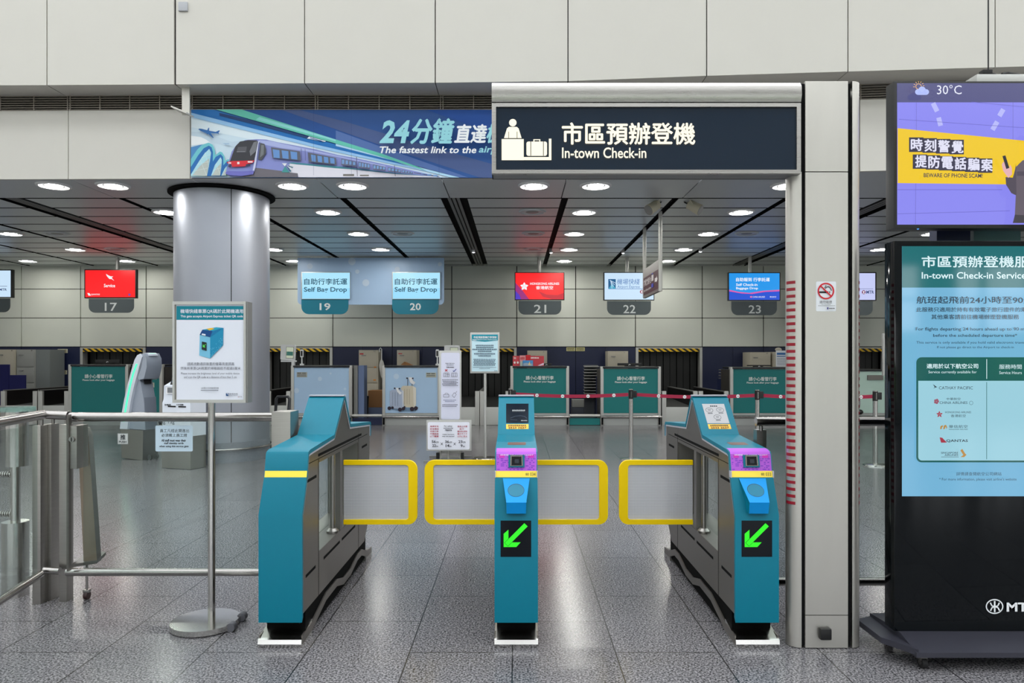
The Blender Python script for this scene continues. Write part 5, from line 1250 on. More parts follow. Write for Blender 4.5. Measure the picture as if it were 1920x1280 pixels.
# ================================================================= HANGING MONITORS OVER THE COUNTERS
YM = 18.1
PLT = glass_mat('grey_number_plate', (150, 156, 160), .6, .55, (120, 130, 134))
def screen_mat(c, e=1.0): return mat('hung_lcd_%d_%d_%d_%d' % (c[0], c[1], c[2], round(e * 100)), c, 0.25, emit=e)
def hung(x0, x1, y0, y1, xp, number, label, draw, num_show=True, pole=True):
    t = thing('hanging_monitor', label, 'monitor', (X((x0 + x1) / 2, YM), YM, Z(y1, YM)), 'monitors hanging over the counters')
    b = MB(); b.box(X(x0, YM), X(x1, YM), YM, YM + .08, Z(y1, YM), Z(y0, YM), BLACK, .008); cs = b.build('casing', t)
    if pole:
        b = MB(); b.cyl((X(xp, YM), YM + .12, Z(y0 + 20, YM)), (X(xp, YM), YM + .12, ZC + .03), .045, ALU, n=14); b.box(X(xp, YM) - .1, X(xp, YM) + .1, YM + .07, YM + .13, Z(y1 - 12, YM), Z(y0 + 12, YM), BLACK); b.build('pole', t)
    a = art(YM, .0015); draw(a); a.build('picture', cs)
    pts = rr(x0 + 7, y1 + 1, x1 - 6, y1 + 27, 12, '0011')
    b = MB(); b.xz([(X(p[0], YM), Z(p[1], YM)) for p in pts], YM + .03, YM + .04, PLT); p_ = b.build('number_plate', t)
    if num_show:
        xm = (x0 + x1) / 2 + 1; a = art(YM + .03, .002); a.text(xm - 11.5, y1 + 8.5, xm + 11.5, y1 + 24, number, C((220, 226, 226)), bold=.01); a.build('number', p_)
    return t
red = screen_mat((255, 8, 20)); wht = screen_mat((240, 244, 250)); pale = screen_mat((200, 226, 248)); nvy = screen_mat((40, 60, 110))
def d17(a):
    a.rect(160, 506.5, 253.5, 557, red); q = lambda *ps: [(x / 4, 430 + y / 4) for x, y in ps]
    a.poly(q((795, 333), (815, 345), (832, 352), (850, 352), (838, 362), (858, 386), (838, 372), (822, 372), (812, 362), (802, 350)), wht)
    a.text(195, 532, 216, 538.5, 'Service', wht, bold=.02); a.poly([(164, 549), (168, 549.5), (171, 554), (166, 554)], wht); a.text(171, 550.5, 187.5, 553.5, 'QANTAS', wht, bold=.02); a.ell(243, 552.3, 2.2, 2.2, screen_mat((120, 60, 160)), 14)
hung(158, 256, 504.5, 559, 215.5, '17', 'red monitor over counter 17 with a white leaping kangaroo', d17)
def dl(a):
    a.rect(-70, 507, 20, 556.5, pale); a.rect(-60, 536, 13.5, 536.7, nvy); a.text(-1, 540.5, 13, 545, 'MTR', nvy, bold=.02)
hung(-73, 23.5, 505, 558, -30, '16', 'pale monitor cut by the left picture edge', dl, False)
def d21(a):
    a.rect(966.5, 511.5, 1057, 561, red); a.poly([(966.5, 530), (980, 545), (992, 561), (966.5, 561)], screen_mat((150, 20, 120))); a.poly([(966.5, 545), (974, 553), (977, 561), (966.5, 561)], screen_mat((70, 40, 190)))
    a.poly([(1010, 546), (1025, 552), (1045, 553), (1057, 549), (1057, 561), (1035, 561), (1018, 556)], screen_mat((200, 10, 40)))
    for k in range(5):
        an = math.radians(-90 + 72 * k); ca, sa = math.cos(an), math.sin(an); cx, cy = 983, 537
        a.poly([(cx, cy), (cx + 5 * math.cos(an - .55), cy + 5 * math.sin(an - .55)), (cx + 8 * ca, cy + 8 * sa), (cx + 5 * math.cos(an + .55), cy + 5 * math.sin(an + .55))], wht)
    a.text(994, 529.5, 1048.5, 534, 'HONGKONG AIRLINES', wht, bold=.02); a.text(1005, 536, 1037, 542.5, '香港航空', wht, bold=.02)
hung(965, 1058.5, 510, 562.5, 1011, '21', 'red and purple monitor over counter 21', d21)
def d22(a):
    a.rect(1133.5, 511.5, 1225.5, 561.5, pale); a.rect(1140.5, 523, 1154.5, 541, screen_mat((20, 90, 140)))
    a.poly([(1141, 541), (1148, 531), (1154.5, 541)], screen_mat((70, 170, 200)))
    for k in range(4): a.line([(1143 + k * .6, 525 + k * .2), (1155 - k * 2.5, 531 + k * 3.3)], .9, pale)
    bb = screen_mat((50, 110, 180)); a.text(1156.5, 522.5, 1199.5, 533.5, '機場快綫', bb, shear=.15); a.text(1157, 534.5, 1199.5, 541.5, 'Airport Express', bb, shear=.15); a.rect(1140.5, 541, 1208, 541.8, bb)
    a.ell(1203, 547, 3.5, 3.5, screen_mat((150, 30, 70)), 20); a.rects([(1201, 545, 1205, 546), (1202.3, 545, 1203.7, 549), (1201, 548.2, 1205, 549.2)], wht); a.text(1208.5, 544.5, 1222, 549.5, 'MTR', nvy, bold=.02)
hung(1131.5, 1227, 510, 563, 1177, '22', 'pale monitor with an airport express logo over counter 22', d22)
def d23(a):
    a.rect(1367, 512, 1461.5, 562, screen_mat((30, 150, 235))); a.poly([(1367, 543), (1385, 547), (1405, 549), (1430, 545), (1461.5, 543), (1461.5, 562), (1367, 562)], screen_mat((220, 90, 170)))
    a.poly([(1367, 546), (1390, 550), (1410, 551), (1435, 547), (1461.5, 546), (1461.5, 562), (1367, 562)], screen_mat((30, 80, 210)))
    a.text(1380, 520.5, 1443, 527.5, '自助報到 行李託運', wht, bold=.02); a.text(1380, 531, 1420, 536, 'Self Check-in', wht, bold=.02); a.text(1380, 538, 1421, 543.5, 'Baggage Drop', wht, bold=.02)
    a.text(1411, 555, 1434, 558, 'CHINA AIRLINES', wht); a.ell(1408, 556.5, 2, 1.6, screen_mat((240, 120, 170)), 10); a.text(1443, 555, 1455, 558, '華信航空', wht)
hung(1365, 1463.5, 510.5, 563.5, 1409, '23', 'blue self check-in monitor over counter 23', d23)
def d24(a):
    lv = screen_mat((196, 202, 244)); a.rect(1552, 512, 1641, 562, lv); a.rect(1600, 541, 1637, 541.6, nvy); a.ell(1619.3, 547.6, 3.6, 3.8, screen_mat((120, 30, 90)), 20); a.rects([(1617.3, 545.4, 1621.3, 546.4), (1618.6, 545.4, 1620, 549.8), (1617.3, 549, 1621.3, 550)], wht); a.text(1624, 544.5, 1638.5, 550.5, 'MTR', nvy, bold=.02)
hung(1550, 1643.5, 510, 563.5, 1597, '24', 'lilac monitor half hidden by the right side of the pillar', d24, False)
# self bag drop header
t = thing('self_bag_drop_sign', 'wide pale blue hanging header above counters 19 and 20', 'sign', (X(695, YM), YM, Z(571, YM)))
b = MB(); pts = rr(558, 483, 832.5, 571, 8, '0011'); b.xz([(X(p[0], YM), Z(p[1], YM)) for p in pts], YM, YM + .06, mat('header_blue_print', (176, 206, 240), .4, noise=.10, nscale=.8)); bd = b.build('header_board', t)
b = MB()
for px in (617, 781): b.cyl((X(px, YM), YM + .03, Z(484, YM)), (X(px, YM), YM + .03, ZC + .03), .03, ALU, n=10)
b.build('hanger', t)
a = art(YM, .0012); bo = C((206, 224, 246))
for x, y, r in ((581, 499, 5.5), (660, 490, 7), (686, 530, 6.5), (745, 505, 5), (610, 517, 4), (670, 509, 4), (825, 495, 4)): a.ell(x, y, r, r, bo, 24)
a.build('printed_dots', bd)
for x0, x1, n in ((565.5, 657, '19'), (735.5, 826, '20')):
    b = MB(); b.box(X(x0, YM), X(x1, YM), YM - .04, YM, Z(561, YM), Z(510, YM), ALU, .004); s_ = b.build('screen', t)
    a = art(YM - .04, .0015); cyn = screen_mat((170, 228, 252), 1.0); a.rect(x0 + 1, 511, x1 - 1, 560, cyn); a.rect(x0 + 1, 540, x1 - 1, 560, screen_mat((150, 218, 250), 1.0)); tk = screen_mat((20, 80, 104), 1.0)
    a.text(x0 + 5, 522, x1 - 6, 533.5, '自助行李託運', tk, bold=.02, res=3); a.text(x0 + 4.5, 538, x1 - 6.5, 549.5, 'Self Bag Drop', tk, bold=.02, res=3); a.build('picture', s_)
    b = MB(); pts = rr(x0, 561, x1 - 3.5, 589, 14, '0011'); b.xz([(X(p[0], YM), Z(p[1], YM)) for p in pts], YM - .02, YM - .005, mat('teal_number_plate', (0, 124, 150), .4)); p_ = b.build('number_plate', t)
    a = art(YM - .02, .0015); xm = (x0 + x1) / 2 - 2; a.text(xm - 10, 568, xm + 10.5, 581.5, n, C((236, 242, 244)), bold=.02); a.build('number', p_)

# ================================================================= SUSPENDED DIRECTION SIGN AND LOUDSPEAKERS
xs = 2.54
t = thing('direction_sign', 'maroon direction sign hanging edge-on from two poles', 'sign', (xs, 13.4, 2.74))
for yy, z0, nm in ((12.69, 2.735, 'near'), (14.25, 2.76, 'far')):
    b = MB(); b.cyl((xs, yy, z0), (xs, yy, ZC + .03), .035 if nm == 'near' else .036, ALU, n=16); b.build('pole', t)
b = MB(); b.box(xs - .025, xs + .025, 12.72, 14.28, 2.74, 3.30, ALUD, .004); bd = b.build('board', t)
a = Art((xs - .026, 0, 0), (-1, 0, 0), .0015)
MRN = C((70, 40, 52)); wp_ = C((225, 222, 222))
def sr(y0, y1, z0, z1, m):
    a.raw([(xs - .026 - .0015 * a.k, y, z) for y, z in ((y0, z0), (y1, z0), (y1, z1), (y0, z1))], [(0, 1, 2, 3)], m); a.k += 1
sr(12.74, 14.26, 2.79, 3.13, MRN)
def st_(y0, y1, z0, z1, s, m):
    vs, fs = text_geo(s, .02, 0, 2); ax = min(v[0] for v in vs); bx = max(v[0] for v in vs); ay = min(v[1] for v in vs); by = max(v[1] for v in vs)
    a.raw([(xs - .026 - .0015 * a.k, y0 + (v[0] - ax) / (bx - ax) * (y1 - y0), z0 + (v[1] - ay) / (by - ay) * (z1 - z0)) for v in vs], fs, m); a.k += 1
st_(14.18, 13.42, 2.96, 3.09, '機場快綫月台', wp_); st_(14.18, 13.42, 2.84, 2.90, 'Airport Express platform', wp_)
sr(13.36, 13.16, 2.98, 3.09, wp_); sr(13.33, 13.19, 3.10, 3.12, C((60, 80, 190))); sr(13.36, 13.16, 2.86, 2.93, C((50, 70, 190)))
a.raw([(xs - .026 - .0015 * a.k, y, z) for y, z in ((13.02, 2.93), (12.84, 2.93), (12.84, 2.90), (12.76, 2.965), (12.84, 3.03), (12.84, 3.0), (13.02, 3.0))], [(0, 1, 2, 3, 4, 5, 6)], wp_)
a.build('lettering', bd)
YV = 11.7; LSP = mat('cream_loudspeaker', (196, 190, 168), .5)
def speaker(px, sgn, label):
    x = X(px, YV); t = thing('loudspeaker', label, 'loudspeaker', (x, YV, ZC), 'cream loudspeakers by the ceiling track')
    z = Z(390, YV); c0 = Vector((x - sgn * .02, YV + .05, z + .05)); d = Vector((sgn * .8, -.45, -.55)).normalized()
    b = MB(); b.cyl(c0 - d * .05, c0 + d * .17, .075, LSP, r1=.092, n=24); bd = b.build('body', t)
    b = MB(); b.cyl(c0 + d * .17, c0 + d * .176, .085, ALUD, n=24); b.build('grille', bd)
    b = MB(); b.tube([c0 + Vector((0, -.095, 0)), c0 + Vector((-sgn * .06, -.095, .10)), c0 + Vector((-sgn * .06, 0, .12)), c0 + Vector((-sgn * .06, .095, .10)), c0 + Vector((0, .095, 0))], .011, LSP, n=8); b.cyl(c0 + Vector((-sgn * .06, 0, .11)), (c0.x - sgn * .06, c0.y, ZC), .012, LSP, n=8); b.build('bracket', t)
    b = MB(); b.tube([c0 - d * .05, c0 - d * .12 + Vector((0, 0, .0)), c0 - d * .17 + Vector((-sgn * .03, 0, .06)), (c0.x - sgn * .26, c0.y, ZC)], .012, RUBBER, n=8); b.build('cable', t)
speaker(1228, -1, 'cream loudspeaker pointing left beside the ceiling track'); speaker(1300, 1, 'cream loudspeaker pointing right beside the ceiling track')

# ================================================================= SELF SERVICE KIOSKS LEFT OF THE COLUMN
LED = mat('lit_green_strip', (70, 240, 170), emit=1.6)
KW = mat('kiosk_white', (206, 212, 222), .35); KG = mat('kiosk_grey', (150, 158, 170), .4)
YK1 = 10.95
def placed(px, Y, deg):
    o = Vector((X(px, Y), Y, 0)); M = Matrix.Rotation(math.radians(deg), 3, 'Z')
    return o, (lambda p: o + M @ p)
# local u (x) runs along the left face, depth (y) backwards; origin at the front corner, x negative to the left
o, xf = placed(268.5, YK1, -24)
t = thing('check_in_kiosk', 'slanted white kiosk with a glowing green side strip', 'kiosk', o)
s_ = S(1, YK1) / math.cos(math.radians(24))
k1 = lambda *ps: [((x - 268.5) * s_, Z(y, YK1)) for x, y in ps]
Dp = .27
b = MB(); b.xf = xf; b.xz(k1((212, 806), (268.5, 807), (267, 863), (215, 861)), 0, Dp, STEEL); b.build('base', t)
b = MB(); b.xf = xf
b.xz(k1((213, 806), (268, 806), (267.5, 775), (265, 748), (259, 722), (255, 706), (264, 676), (268, 669), (262, 664), (250, 672), (238, 703), (226, 742), (217, 780)), .03, Dp - .03, KG); b.build('body', t)
b = MB(); b.xf = xf
out = k1((212, 806), (216, 780), (223, 750), (232, 720), (241, 694), (249, 674), (255, 666), (262, 663), (268, 668), (265, 674)); inn_ = k1((231, 806), (234, 780), (240, 750), (247, 726), (254, 706), (262, 682), (264.5, 676))
b.xz(out + inn_[::-1], -.012, .03, KW); b.xz(out + inn_[::-1], Dp - .03, Dp + .012, KW); sb = b.build('side_shell', t)
b = MB(); b.xf = xf
ctr = k1((222, 792), (226, 772), (232, 746), (238.5, 722), (246, 700), (254.5, 682)); w_ = .018
for p0, p1 in zip(ctr, ctr[1:]): b.xz([(p0[0] - w_, p0[1]), (p1[0] - w_, p1[1]), (p1[0] + w_, p1[1]), (p0[0] + w_, p0[1])], -.016, -.011, LED)
b.build('light_strip', sb)
b = MB(); b.xf = xf
b.xz(k1((261, 664), (268, 668), (263, 690), (255, 708), (258, 712), (270, 710), (277, 688), (276, 672), (270, 662)), .0, Dp, KG); hd = b.build('head', t)
b = MB(); b.xf = xf
b.xz(k1((258, 664), (262, 661.5), (270, 661), (275, 664), (276, 667)), .06, Dp - .06, KW); b.xz(k1((263, 662.5), (272, 662), (275, 665.5), (264, 666)), .08, Dp - .08, LED); b.build('top_light', hd)
b = MB(); b.xf = xf
b.prism([(0.0, .03, Z(806, YK1)), (0, Dp - .03, Z(806, YK1)), (-.03, Dp - .03, Z(745, YK1)), (-.03, .03, Z(745, YK1))], (.012, 0, 0), mat('kiosk_panel', (136, 144, 156), .4)); b.prism([(-.075, .08, Z(720, YK1)), (-.075, Dp - .08, Z(720, YK1)), (-.09, Dp - .08, Z(712, YK1)), (-.09, .08, Z(712, YK1))], (.02, 0, 0), BLACK); b.build('rear_panel', t)
for yy in (.08, Dp - .08):
    b = MB(); b.xf = xf; b.cyl((.03, yy, .04), (.03, yy + .03, .04), .04, RUBBER, n=14); b.build('caster', t)
# second kiosk
YK2 = 10.02
o, xf = placed(357, YK2, -20)
t = thing('check_in_kiosk', 'white bag tag kiosk partly hidden behind the tall gate notice', 'kiosk', o)
s_ = S(1, YK2) / math.cos(math.radians(20)); k2 = lambda *ps: [((x - 357) * s_, Z(y, YK2)) for x, y in ps]
Dp = .29
b = MB(); b.xf = xf; b.xz(k1((0, 0)) and k2((291, 818), (357, 818), (357, 880), (292, 880)), 0, Dp, STEEL); b.build('base', t)
b = MB(); b.xf = xf; lo_, hi_ = k2((292, 818), (357, 818)), None
b.yz([(.0, Z(818, YK2)), (.0, Z(756, YK2)), (.02, Z(750, YK2)), (.03, Z(724, YK2)), (.16, Z(716, YK2)), (.30, Z(665, YK2)), (Dp, Z(665, YK2)), (Dp, Z(818, YK2))], k2((293, 0))[0][0], .0, KW); bd = b.build('body', t)
b = MB(); b.xf = xf
x0 = k2((303, 0))[0][0]; x1 = k2((352, 0))[0][0]
b.prism([(x0, .06, Z(722, YK2)), (x1, .06, Z(722, YK2)), (x1 - .02, .20, Z(663, YK2)), (x0 + .03, .20, Z(663, YK2))], (0, .05, .015), BLACK)
b.prism([(x0 + .03, .064, Z(717, YK2)), (x1 - .04, .064, Z(717, YK2)), (x1 - .06, .185, Z(669, YK2)), (x0 + .06, .185, Z(669, YK2))], (0, -.004, -.001), screen_mat((70, 110, 150), .8)); b.build('screen', bd)
b = MB(); b.xf = xf; b.xz(rr(x0 + .0, Z(667, YK2), x1, Z(651, YK2), .03), .19, .28, WHITE); b.build('top_cap', bd)
b = MB(); b.xf = xf
for ax, bx in ((306, 324), (330, 347)):
    b = MB(); b.xf = xf; b.box(k2((ax, 0))[0][0], k2((bx, 0))[0][0], -.004, .0, Z(764, YK2), Z(761.5, YK2), BLACK); b.build('slot', bd)
b = MB(); b.xf = xf
b.box(k2((301, 0))[0][0], k2((321, 0))[0][0], .006, .012, Z(739, YK2), Z(726, YK2), C((230, 230, 232))); b.box(k2((304, 0))[0][0], k2((316, 0))[0][0], .004, .008, Z(737, YK2), Z(727, YK2), C((120, 124, 128)))
b.build('passport_reader', bd)
n = Matrix.Rotation(math.radians(-20), 3, 'Z') @ Vector((0, -1, 0))
a = Art(o, n, .002); ik = C((40, 46, 54)); a.text(297, 786, 327.5, 796, 'Bag Tag', ik); a.rect(292, 797.5, 356, 798, C((150, 160, 164))); a.text(309, 757, 321, 760, '登機證', ik, bold=.02); a.text(332, 757, 345, 760, '行李標籤', ik, bold=.02); a.line([(341, 789), (346, 787), (350, 790)], .8, C((90, 170, 160))); a.build('print', bd)
for ax, yy in ((-.4, .06), (-.06, .06), (-.06, .28)):
    b = MB(); b.xf = xf; b.cyl((ax, yy, .025), (ax + .03, yy, .025), .025, RUBBER, n=12); b.build('caster', t)

# ================================================================= STANDS IN THE MIDDLE DISTANCE
YJ = 11.0
t = thing('baggage_policy_stand', 'tall narrow cabin baggage sign with a rectangular size board in front', 'sign stand', (X(843, YJ), YJ, 0))
b = MB(); b.box(X(823, YJ), X(865, YJ), YJ, YJ + .03, Z(850, YJ), Z(657, YJ), ALU, .008); tb = b.build('tall_board', t)
WP = C((214, 216, 234), .45); a = art(YJ, .0012); a.rrect(827, 661, 862, 786, 3, WP); ik = C((50, 52, 62)); bl_ = C((50, 60, 110))
a.text(835, 680, 852, 682.4, 'Cabin Baggage', ik, bold=.03); a.text(838, 683, 850.5, 685.2, 'Regulations', ik, bold=.03); a.text(837, 687.3, 851.5, 689.3, '手提行李規定', ik, bold=.03)
rd_ = C((190, 30, 40)); a.line([(834.5, 692), (839, 696)], 1.2, rd_); a.line([(839, 692), (834.5, 696)], 1.2, rd_); a.line([(849.5, 694.5), (851, 696.5), (855.5, 691.5)], 1.2, C((30, 60, 140)))
for x in (837, 852):
    for (p0, p1) in (((-5, 699), (5, 699)), ((5, 699), (5.4, 706)), ((5.4, 706), (-5.4, 706)), ((-5.4, 706), (-5, 699)), ((-2, 699), (-2, 706)), ((2, 699), (2, 706))): a.line([(x + p0[0], p0[1]), (x + p1[0], p1[1])], .6, ik)
a.line([(837, 702), (843, 702)], .6, ik)
for k in range(5): a.marks(829.5 + (k % 3), 711 + k * 2.6, 859.5 - (k % 2) * 3, 712.4 + k * 2.6, ik, 12)
for pts in (((832, 739), (832, 744), (842, 744), (842, 739), (832, 739)), ((834, 739), (836, 736.5), (840, 737), (841, 739)), ((848, 741), (852, 745), (856, 739), (852, 735.5), (848, 741)), ((854, 737), (857, 733))): a.line(pts, .6, ik)
a.marks(832, 749, 856, 750.2, bl_, 9); a.marks(835, 751.3, 853, 752.5, bl_, 7); a.marks(830, 757.5, 859, 759, ik, 10); a.marks(830, 760.5, 857, 761.8, ik, 10); a.build('print', tb)
b = MB(); Yj = YJ - .22; b.box(X(799.5, Yj), X(884, Yj), Yj, Yj + .05, Z(845, Yj), Z(787.5, Yj), ALU, .008); sb = b.build('size_board', t)
a = art(Yj, .0012); a.rrect(802, 791, 880.5, 842.5, 3, C((232, 234, 244), .45)); rt = C((180, 60, 80)); ik = C((40, 42, 52))
for r in range(5):
    a.text(806.5, 797.5 + r * 4.6, 822.5, 800.6 + r * 4.6, ['為保安及', '安全理由', '手提行李', '不得超過', '以下體積'][r], rt, bold=.02); a.text(858 + (4 if r == 1 else 0), 797.5 + r * 4.6, 876 - (6 if r == 1 else 0), 800.6 + r * 4.6, ['安全上の理', '由で', '機内持込荷物', '最大サイズ', '以内に限る'][r], rt, bold=.02)
for r, (s1, xx) in enumerate((('For safety', (833, 848.5)), ('and security', (832, 850)), ('reasons', (835, 847.5)))): a.text(xx[0], 797 + r * 3.7, xx[1], 800 + r * 3.7, s1, ik, bold=.03)
a.text(830, 812.7, 852, 815.3, 'Cabin baggage', ik, bold=.03); a.text(829.5, 816, 852, 818.6, 'may not exceed', ik, bold=.03)
for x, u, v in ((810, '56', '22'), (835, '36', '14'), (860, '23', ' 9')):
    a.text(x, 824.5, x + 7.5, 829.8, u, ik, bold=.03); a.text(x + 8, 826.8, x + 13, 829.8, 'cm', ik, bold=.02); a.text(x + 1 + (3 if v == ' 9' else 0), 832, x + 8, 837.3, v.strip(), ik, bold=.03); a.text(x + 8.6, 834, x + 12, 837.3, 'in', ik, bold=.02)
for x in (827, 851): a.line([(x, 829), (x + 4, 833.5)], .9, ik); a.line([(x + 4, 829), (x, 833.5)], .9, ik)
a.build('print', sb)
b = MB()
for px in (826, 841.5, 864): b.cyl((X(px, YJ), YJ - .06, .02), (X(px, YJ), YJ - .06, Z(795, YJ)), .016, ALU, n=10)
b.box(X(800, YJ), X(884, YJ), YJ - .35, YJ - .30, 0, .035, ALUD); b.box(X(802, YJ), X(882, YJ), YJ + .2, YJ + .25, 0, .035, ALUD); b.box(X(820, YJ), X(868, YJ), YJ - .33, YJ + .22, .005, .03, ALUD)
for px in (822, 868): b.box(X(px - 3, YJ), X(px + 2, YJ), YJ - .1, YJ, .03, .12, BLACK)
b.build('stand_frame', t)
YG = 11.1; xc = X(909.5, YG)
t = thing('notice_stand', 'slim notice stand about baggage limits, right of the tall baggage sign', 'sign stand', (xc, YG, 0))
b = MB(); b.box(X(881.5, YG), X(936.5, YG), YG, YG + .03, Z(699.5, YG), Z(623, YG), ALU, .006); bd = b.build('board', t)
a = art(YG, .0012); pb_ = C((196, 226, 236)); a.rect(884.5, 627, 933.5, 696, pb_); a.poly([(884.5, 627), (933.5, 627), (933.5, 638), (909, 640.5), (884.5, 638)], C((20, 140, 160)))
w_ = C((232, 240, 242)); a.text(888, 630, 931, 634.5, '市區預辦登機行李限制', w_, bold=.02); a.text(886, 635.5, 932, 638, 'Baggage limit for In-town Check-in service', w_, bold=.02)
ik = C((70, 90, 110))
for k, (u, v) in enumerate(((892, 926), (893, 926), (886, 932), (896, 922), (889, 929), (897, 921))): a.marks(u, 646 + k * 3.7 + (1 if k > 3 else 0), v, 648.4 + k * 3.7 + (1 if k > 3 else 0), ik, 14)
for k in range(5): a.marks(888 + k % 2, 672.5 + k * 2.7, 930 - k % 3, 674.2 + k * 2.7, ik, 13)
a.marks(887, 687.8, 931, 688.8, ik, 18); a.marks(899, 690.2, 919, 691.2, ik, 9); a.marks(927, 694, 933, 695.3, ik, 3); a.build('print', bd)
b = MB(); b.cyl((xc, YG + .02, .02), (xc, YG + .02, Z(700, YG)), .022, ALU, n=14); b.build('pole', t)
b = MB(); b.lathe(xc, YG + .02, [(0, .03), (.17, .025), (.18, .01), (.18, 0), (0, 0)], POLISH, n=32); b.build('base_plate', t)
# smart sign board right of the pillar
YH = 12.6
t = thing('hanging_notice_board', 'white board with a blue band half hidden by the black totem', 'sign stand', (X(1690, YH), YH, 0))
b = MB(); b.box(X(1656, YH), X(1712, YH), YH, YH + .05, Z(704, YH), Z(625, YH), ALU, .008); bd = b.build('board', t)
a = art(YH, .0015); a.rect(1660, 629, 1708, 701, C((224, 226, 240))); a.rect(1660, 629.5, 1708, 643, C((20, 84, 156))); a.text(1671, 657, 1690, 664.5, '智能', C((40, 44, 60))); a.text(1667, 669, 1692, 674.5, 'Smart', C((40, 44, 60)), bold=.01); a.build('print', bd)
b = MB(); b.cyl((X(1684, YH), YH + .03, .02), (X(1684, YH), YH + .03, Z(704, YH)), .022, ALU, n=12); b.lathe(X(1684, YH), YH + .03, [(0, .03), (.2, .02), (.2, 0), (0, 0)], ALUD, n=24); b.build('pole', t)
# belt stanchions
BELTM = mat('maroon_belt', (150, 16, 56), .6)
posts = [(957, 11.15), (1183, 11.0), (1420, 10.75), (1641, 10.45)]
labs = ['belt stanchion behind the top of the middle gate', 'belt stanchion standing in front of counter 22', 'belt stanchion by the railing end left of the pillar', 'belt stanchion between the pillar and the totem']
icons = [[1006.8, 1054.9, 1102.6, 1151], [1235, 1283.7, 1333.6, 1383.5], [1463.7, 1512, 1560, 1614.5]]
for i, ((px, Y), lb) in enumerate(zip(posts, labs)):
    x = X(px, Y); t = thing('belt_stanchion', lb, 'stanchion', (x, Y, 0), 'steel belt stanchions')
    zt = 1.085
    b = MB(); b.cyl((x, Y, .02), (x, Y, zt), .032, CHROME, n=20); b.build('post', t)
    b = MB(); b.lathe(x, Y, [(0, .035), (.10, .03), (.165, .02), (.17, 0), (0, 0)], CHROME, n=36); b.build('base_plate', t)
    b = MB()
    b.cyl((x - .0, Y, zt - .15), (x, Y, zt - .012), .036, BLACK, n=16); b.box(x - .006, x + .006, Y - .0375, Y - .030, zt - .13, zt - .03, POLISH); b.box(x + .02, x + .085, Y - .025, Y + .025, zt - .13, zt - .025, BLACK, .005); b.build('belt_head', t)
    if i < 3:
        px2, Y2 = posts[i + 1]; x2 = X(px2, Y2)
        b = MB(); n = 12; pts = []
        for k in range(n + 1):
            f = k / n; pts.append(Vector((x + .08 + (x2 - x - .12) * f, Y + (Y2 - Y) * f, zt - .085 - .03 * math.sin(math.pi * f))))
        for p, q in zip(pts, pts[1:]): b.prism([p + Vector((0, 0, -.026)), q + Vector((0, 0, -.026)), q + Vector((0, 0, .026)), p + Vector((0, 0, .026))], (0, .003, 0), BELTM)
        bt = b.build('belt', t)
        dv = pts[-1] - pts[0]; n_ = Vector((dv.y, -dv.x, 0)); n_ = n_ if n_.y < 0 else -n_
        for px3 in icons[i]:
            a = Art(pts[0], n_, .004); q0 = a.at(px3, 0); f = (q0.x - pts[0].x) / (pts[-1].x - pts[0].x)
            if f < .02 or f > .98: continue
            zc_ = zt - .085 - .03 * math.sin(math.pi * f); py = VY - (zc_ - H) * F / q0.y
            a.ell(px3, py, 3.2, 3.2, C((234, 230, 232)), 20); a.rects([(px3 - 1.5, py - 1.2, px3 - .6, py + 1.2), (px3 + .6, py - 1.2, px3 + 1.5, py + 1.2)], C((60, 50, 70))); a.build('belt_mark', bt)
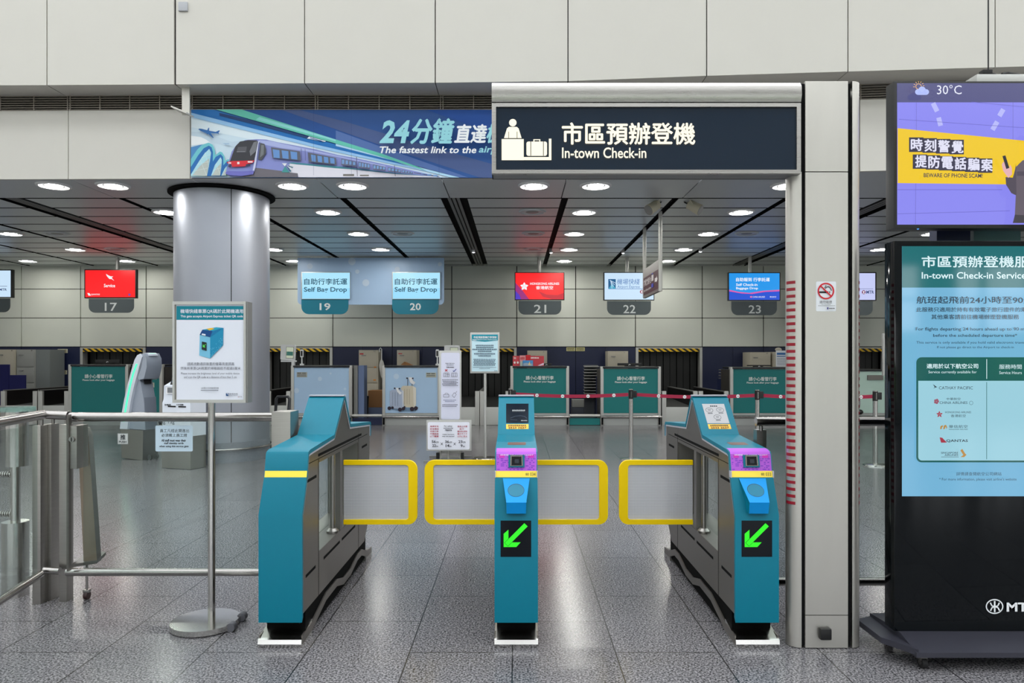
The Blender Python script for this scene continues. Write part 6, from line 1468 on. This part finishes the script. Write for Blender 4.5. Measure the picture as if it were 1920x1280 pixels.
# trolley handle by the column
YZ = 12.4
t = thing('luggage_trolley', 'dark trolley handle showing between the round column and the left gate', 'trolley', (X(528, YZ), YZ, 0))
b = MB(); b.tube([(X(515, YZ), YZ, Z(800, YZ)), (X(518, YZ), YZ, Z(748, YZ)), (X(521, YZ), YZ, Z(743.5, YZ)), (X(540, YZ), YZ, Z(743.5, YZ)), (X(543, YZ), YZ, Z(748, YZ)), (X(538, YZ), YZ, Z(800, YZ))], .026, mat('dark_grey_handle', (52, 54, 58), .4), n=10); b.build('handle', t)
b = MB(); b.box(X(508, YZ), X(548, YZ), YZ - .1, YZ + .6, .08, .12, mat('dark_grey_handle', (52, 54, 58), .4), .01); b.box(X(512, YZ), X(518, YZ), YZ - .02, YZ + .02, .1, Z(798, YZ), BLACK); b.box(X(536, YZ), X(542, YZ), YZ - .02, YZ + .02, .1, Z(798, YZ), BLACK); b.build('platform', t)
for dx in (512, 544):
    for dy in (-.05, .5):
        b = MB(); b.cyl((X(dx, YZ) - .015, YZ + dy, .045), (X(dx, YZ) + .015, YZ + dy, .045), .045, RUBBER, n=14); b.build('wheel', t)
# phone handset beside the right counter
YX = 16.5; xh = X(1617, YX)
b = MB(); b.ball((xh, YX + .12, Z(773, YX)), .075, BLACK, (1, .7, .8), 10); b.tube([(X(1613, YX), YX + .15, Z(733, YX)), (X(1616, YX), YX + .1, Z(745, YX)), (X(1616, YX), YX + .1, Z(760, YX)), (X(1614, YX), YX + .12, Z(772, YX))], .012, C((150, 150, 156)), n=8)
tag(b.build('hanging_ball', None, (xh, YX + .12, Z(773, YX))), 'dark round knob on a grey cord in front of the pale green counter', 'knob')

# ================================================================= CAMERA AND VIEW
cam = bpy.data.cameras.new('camera'); co = bpy.data.objects.new('camera', cam); COL.objects.link(co)
co.location = (0, 0, H); co.rotation_euler = (math.radians(90), 0, 0)
cam.sensor_width = 36.0; cam.sensor_fit = 'HORIZONTAL'; cam.lens = F / 1920 * 36.0
cam.shift_x = -(VX - 960) / 1920.0; cam.shift_y = (VY - 640) / 1920.0
cam.clip_start = 0.05; cam.clip_end = 200
SC.camera = co
SC.view_settings.view_transform = 'Standard'; SC.view_settings.look = 'None'; SC.view_settings.gamma = 1.0; SC.view_settings.exposure = 0.0
SC.view_settings.use_curve_mapping = False
SC.cycles.max_bounces = 10; SC.cycles.transparent_max_bounces = 24; SC.cycles.sample_clamp_indirect = 6.0
SC.cycles.caustics_reflective = False; SC.cycles.caustics_refractive = False
SC.cycles.use_denoising = True
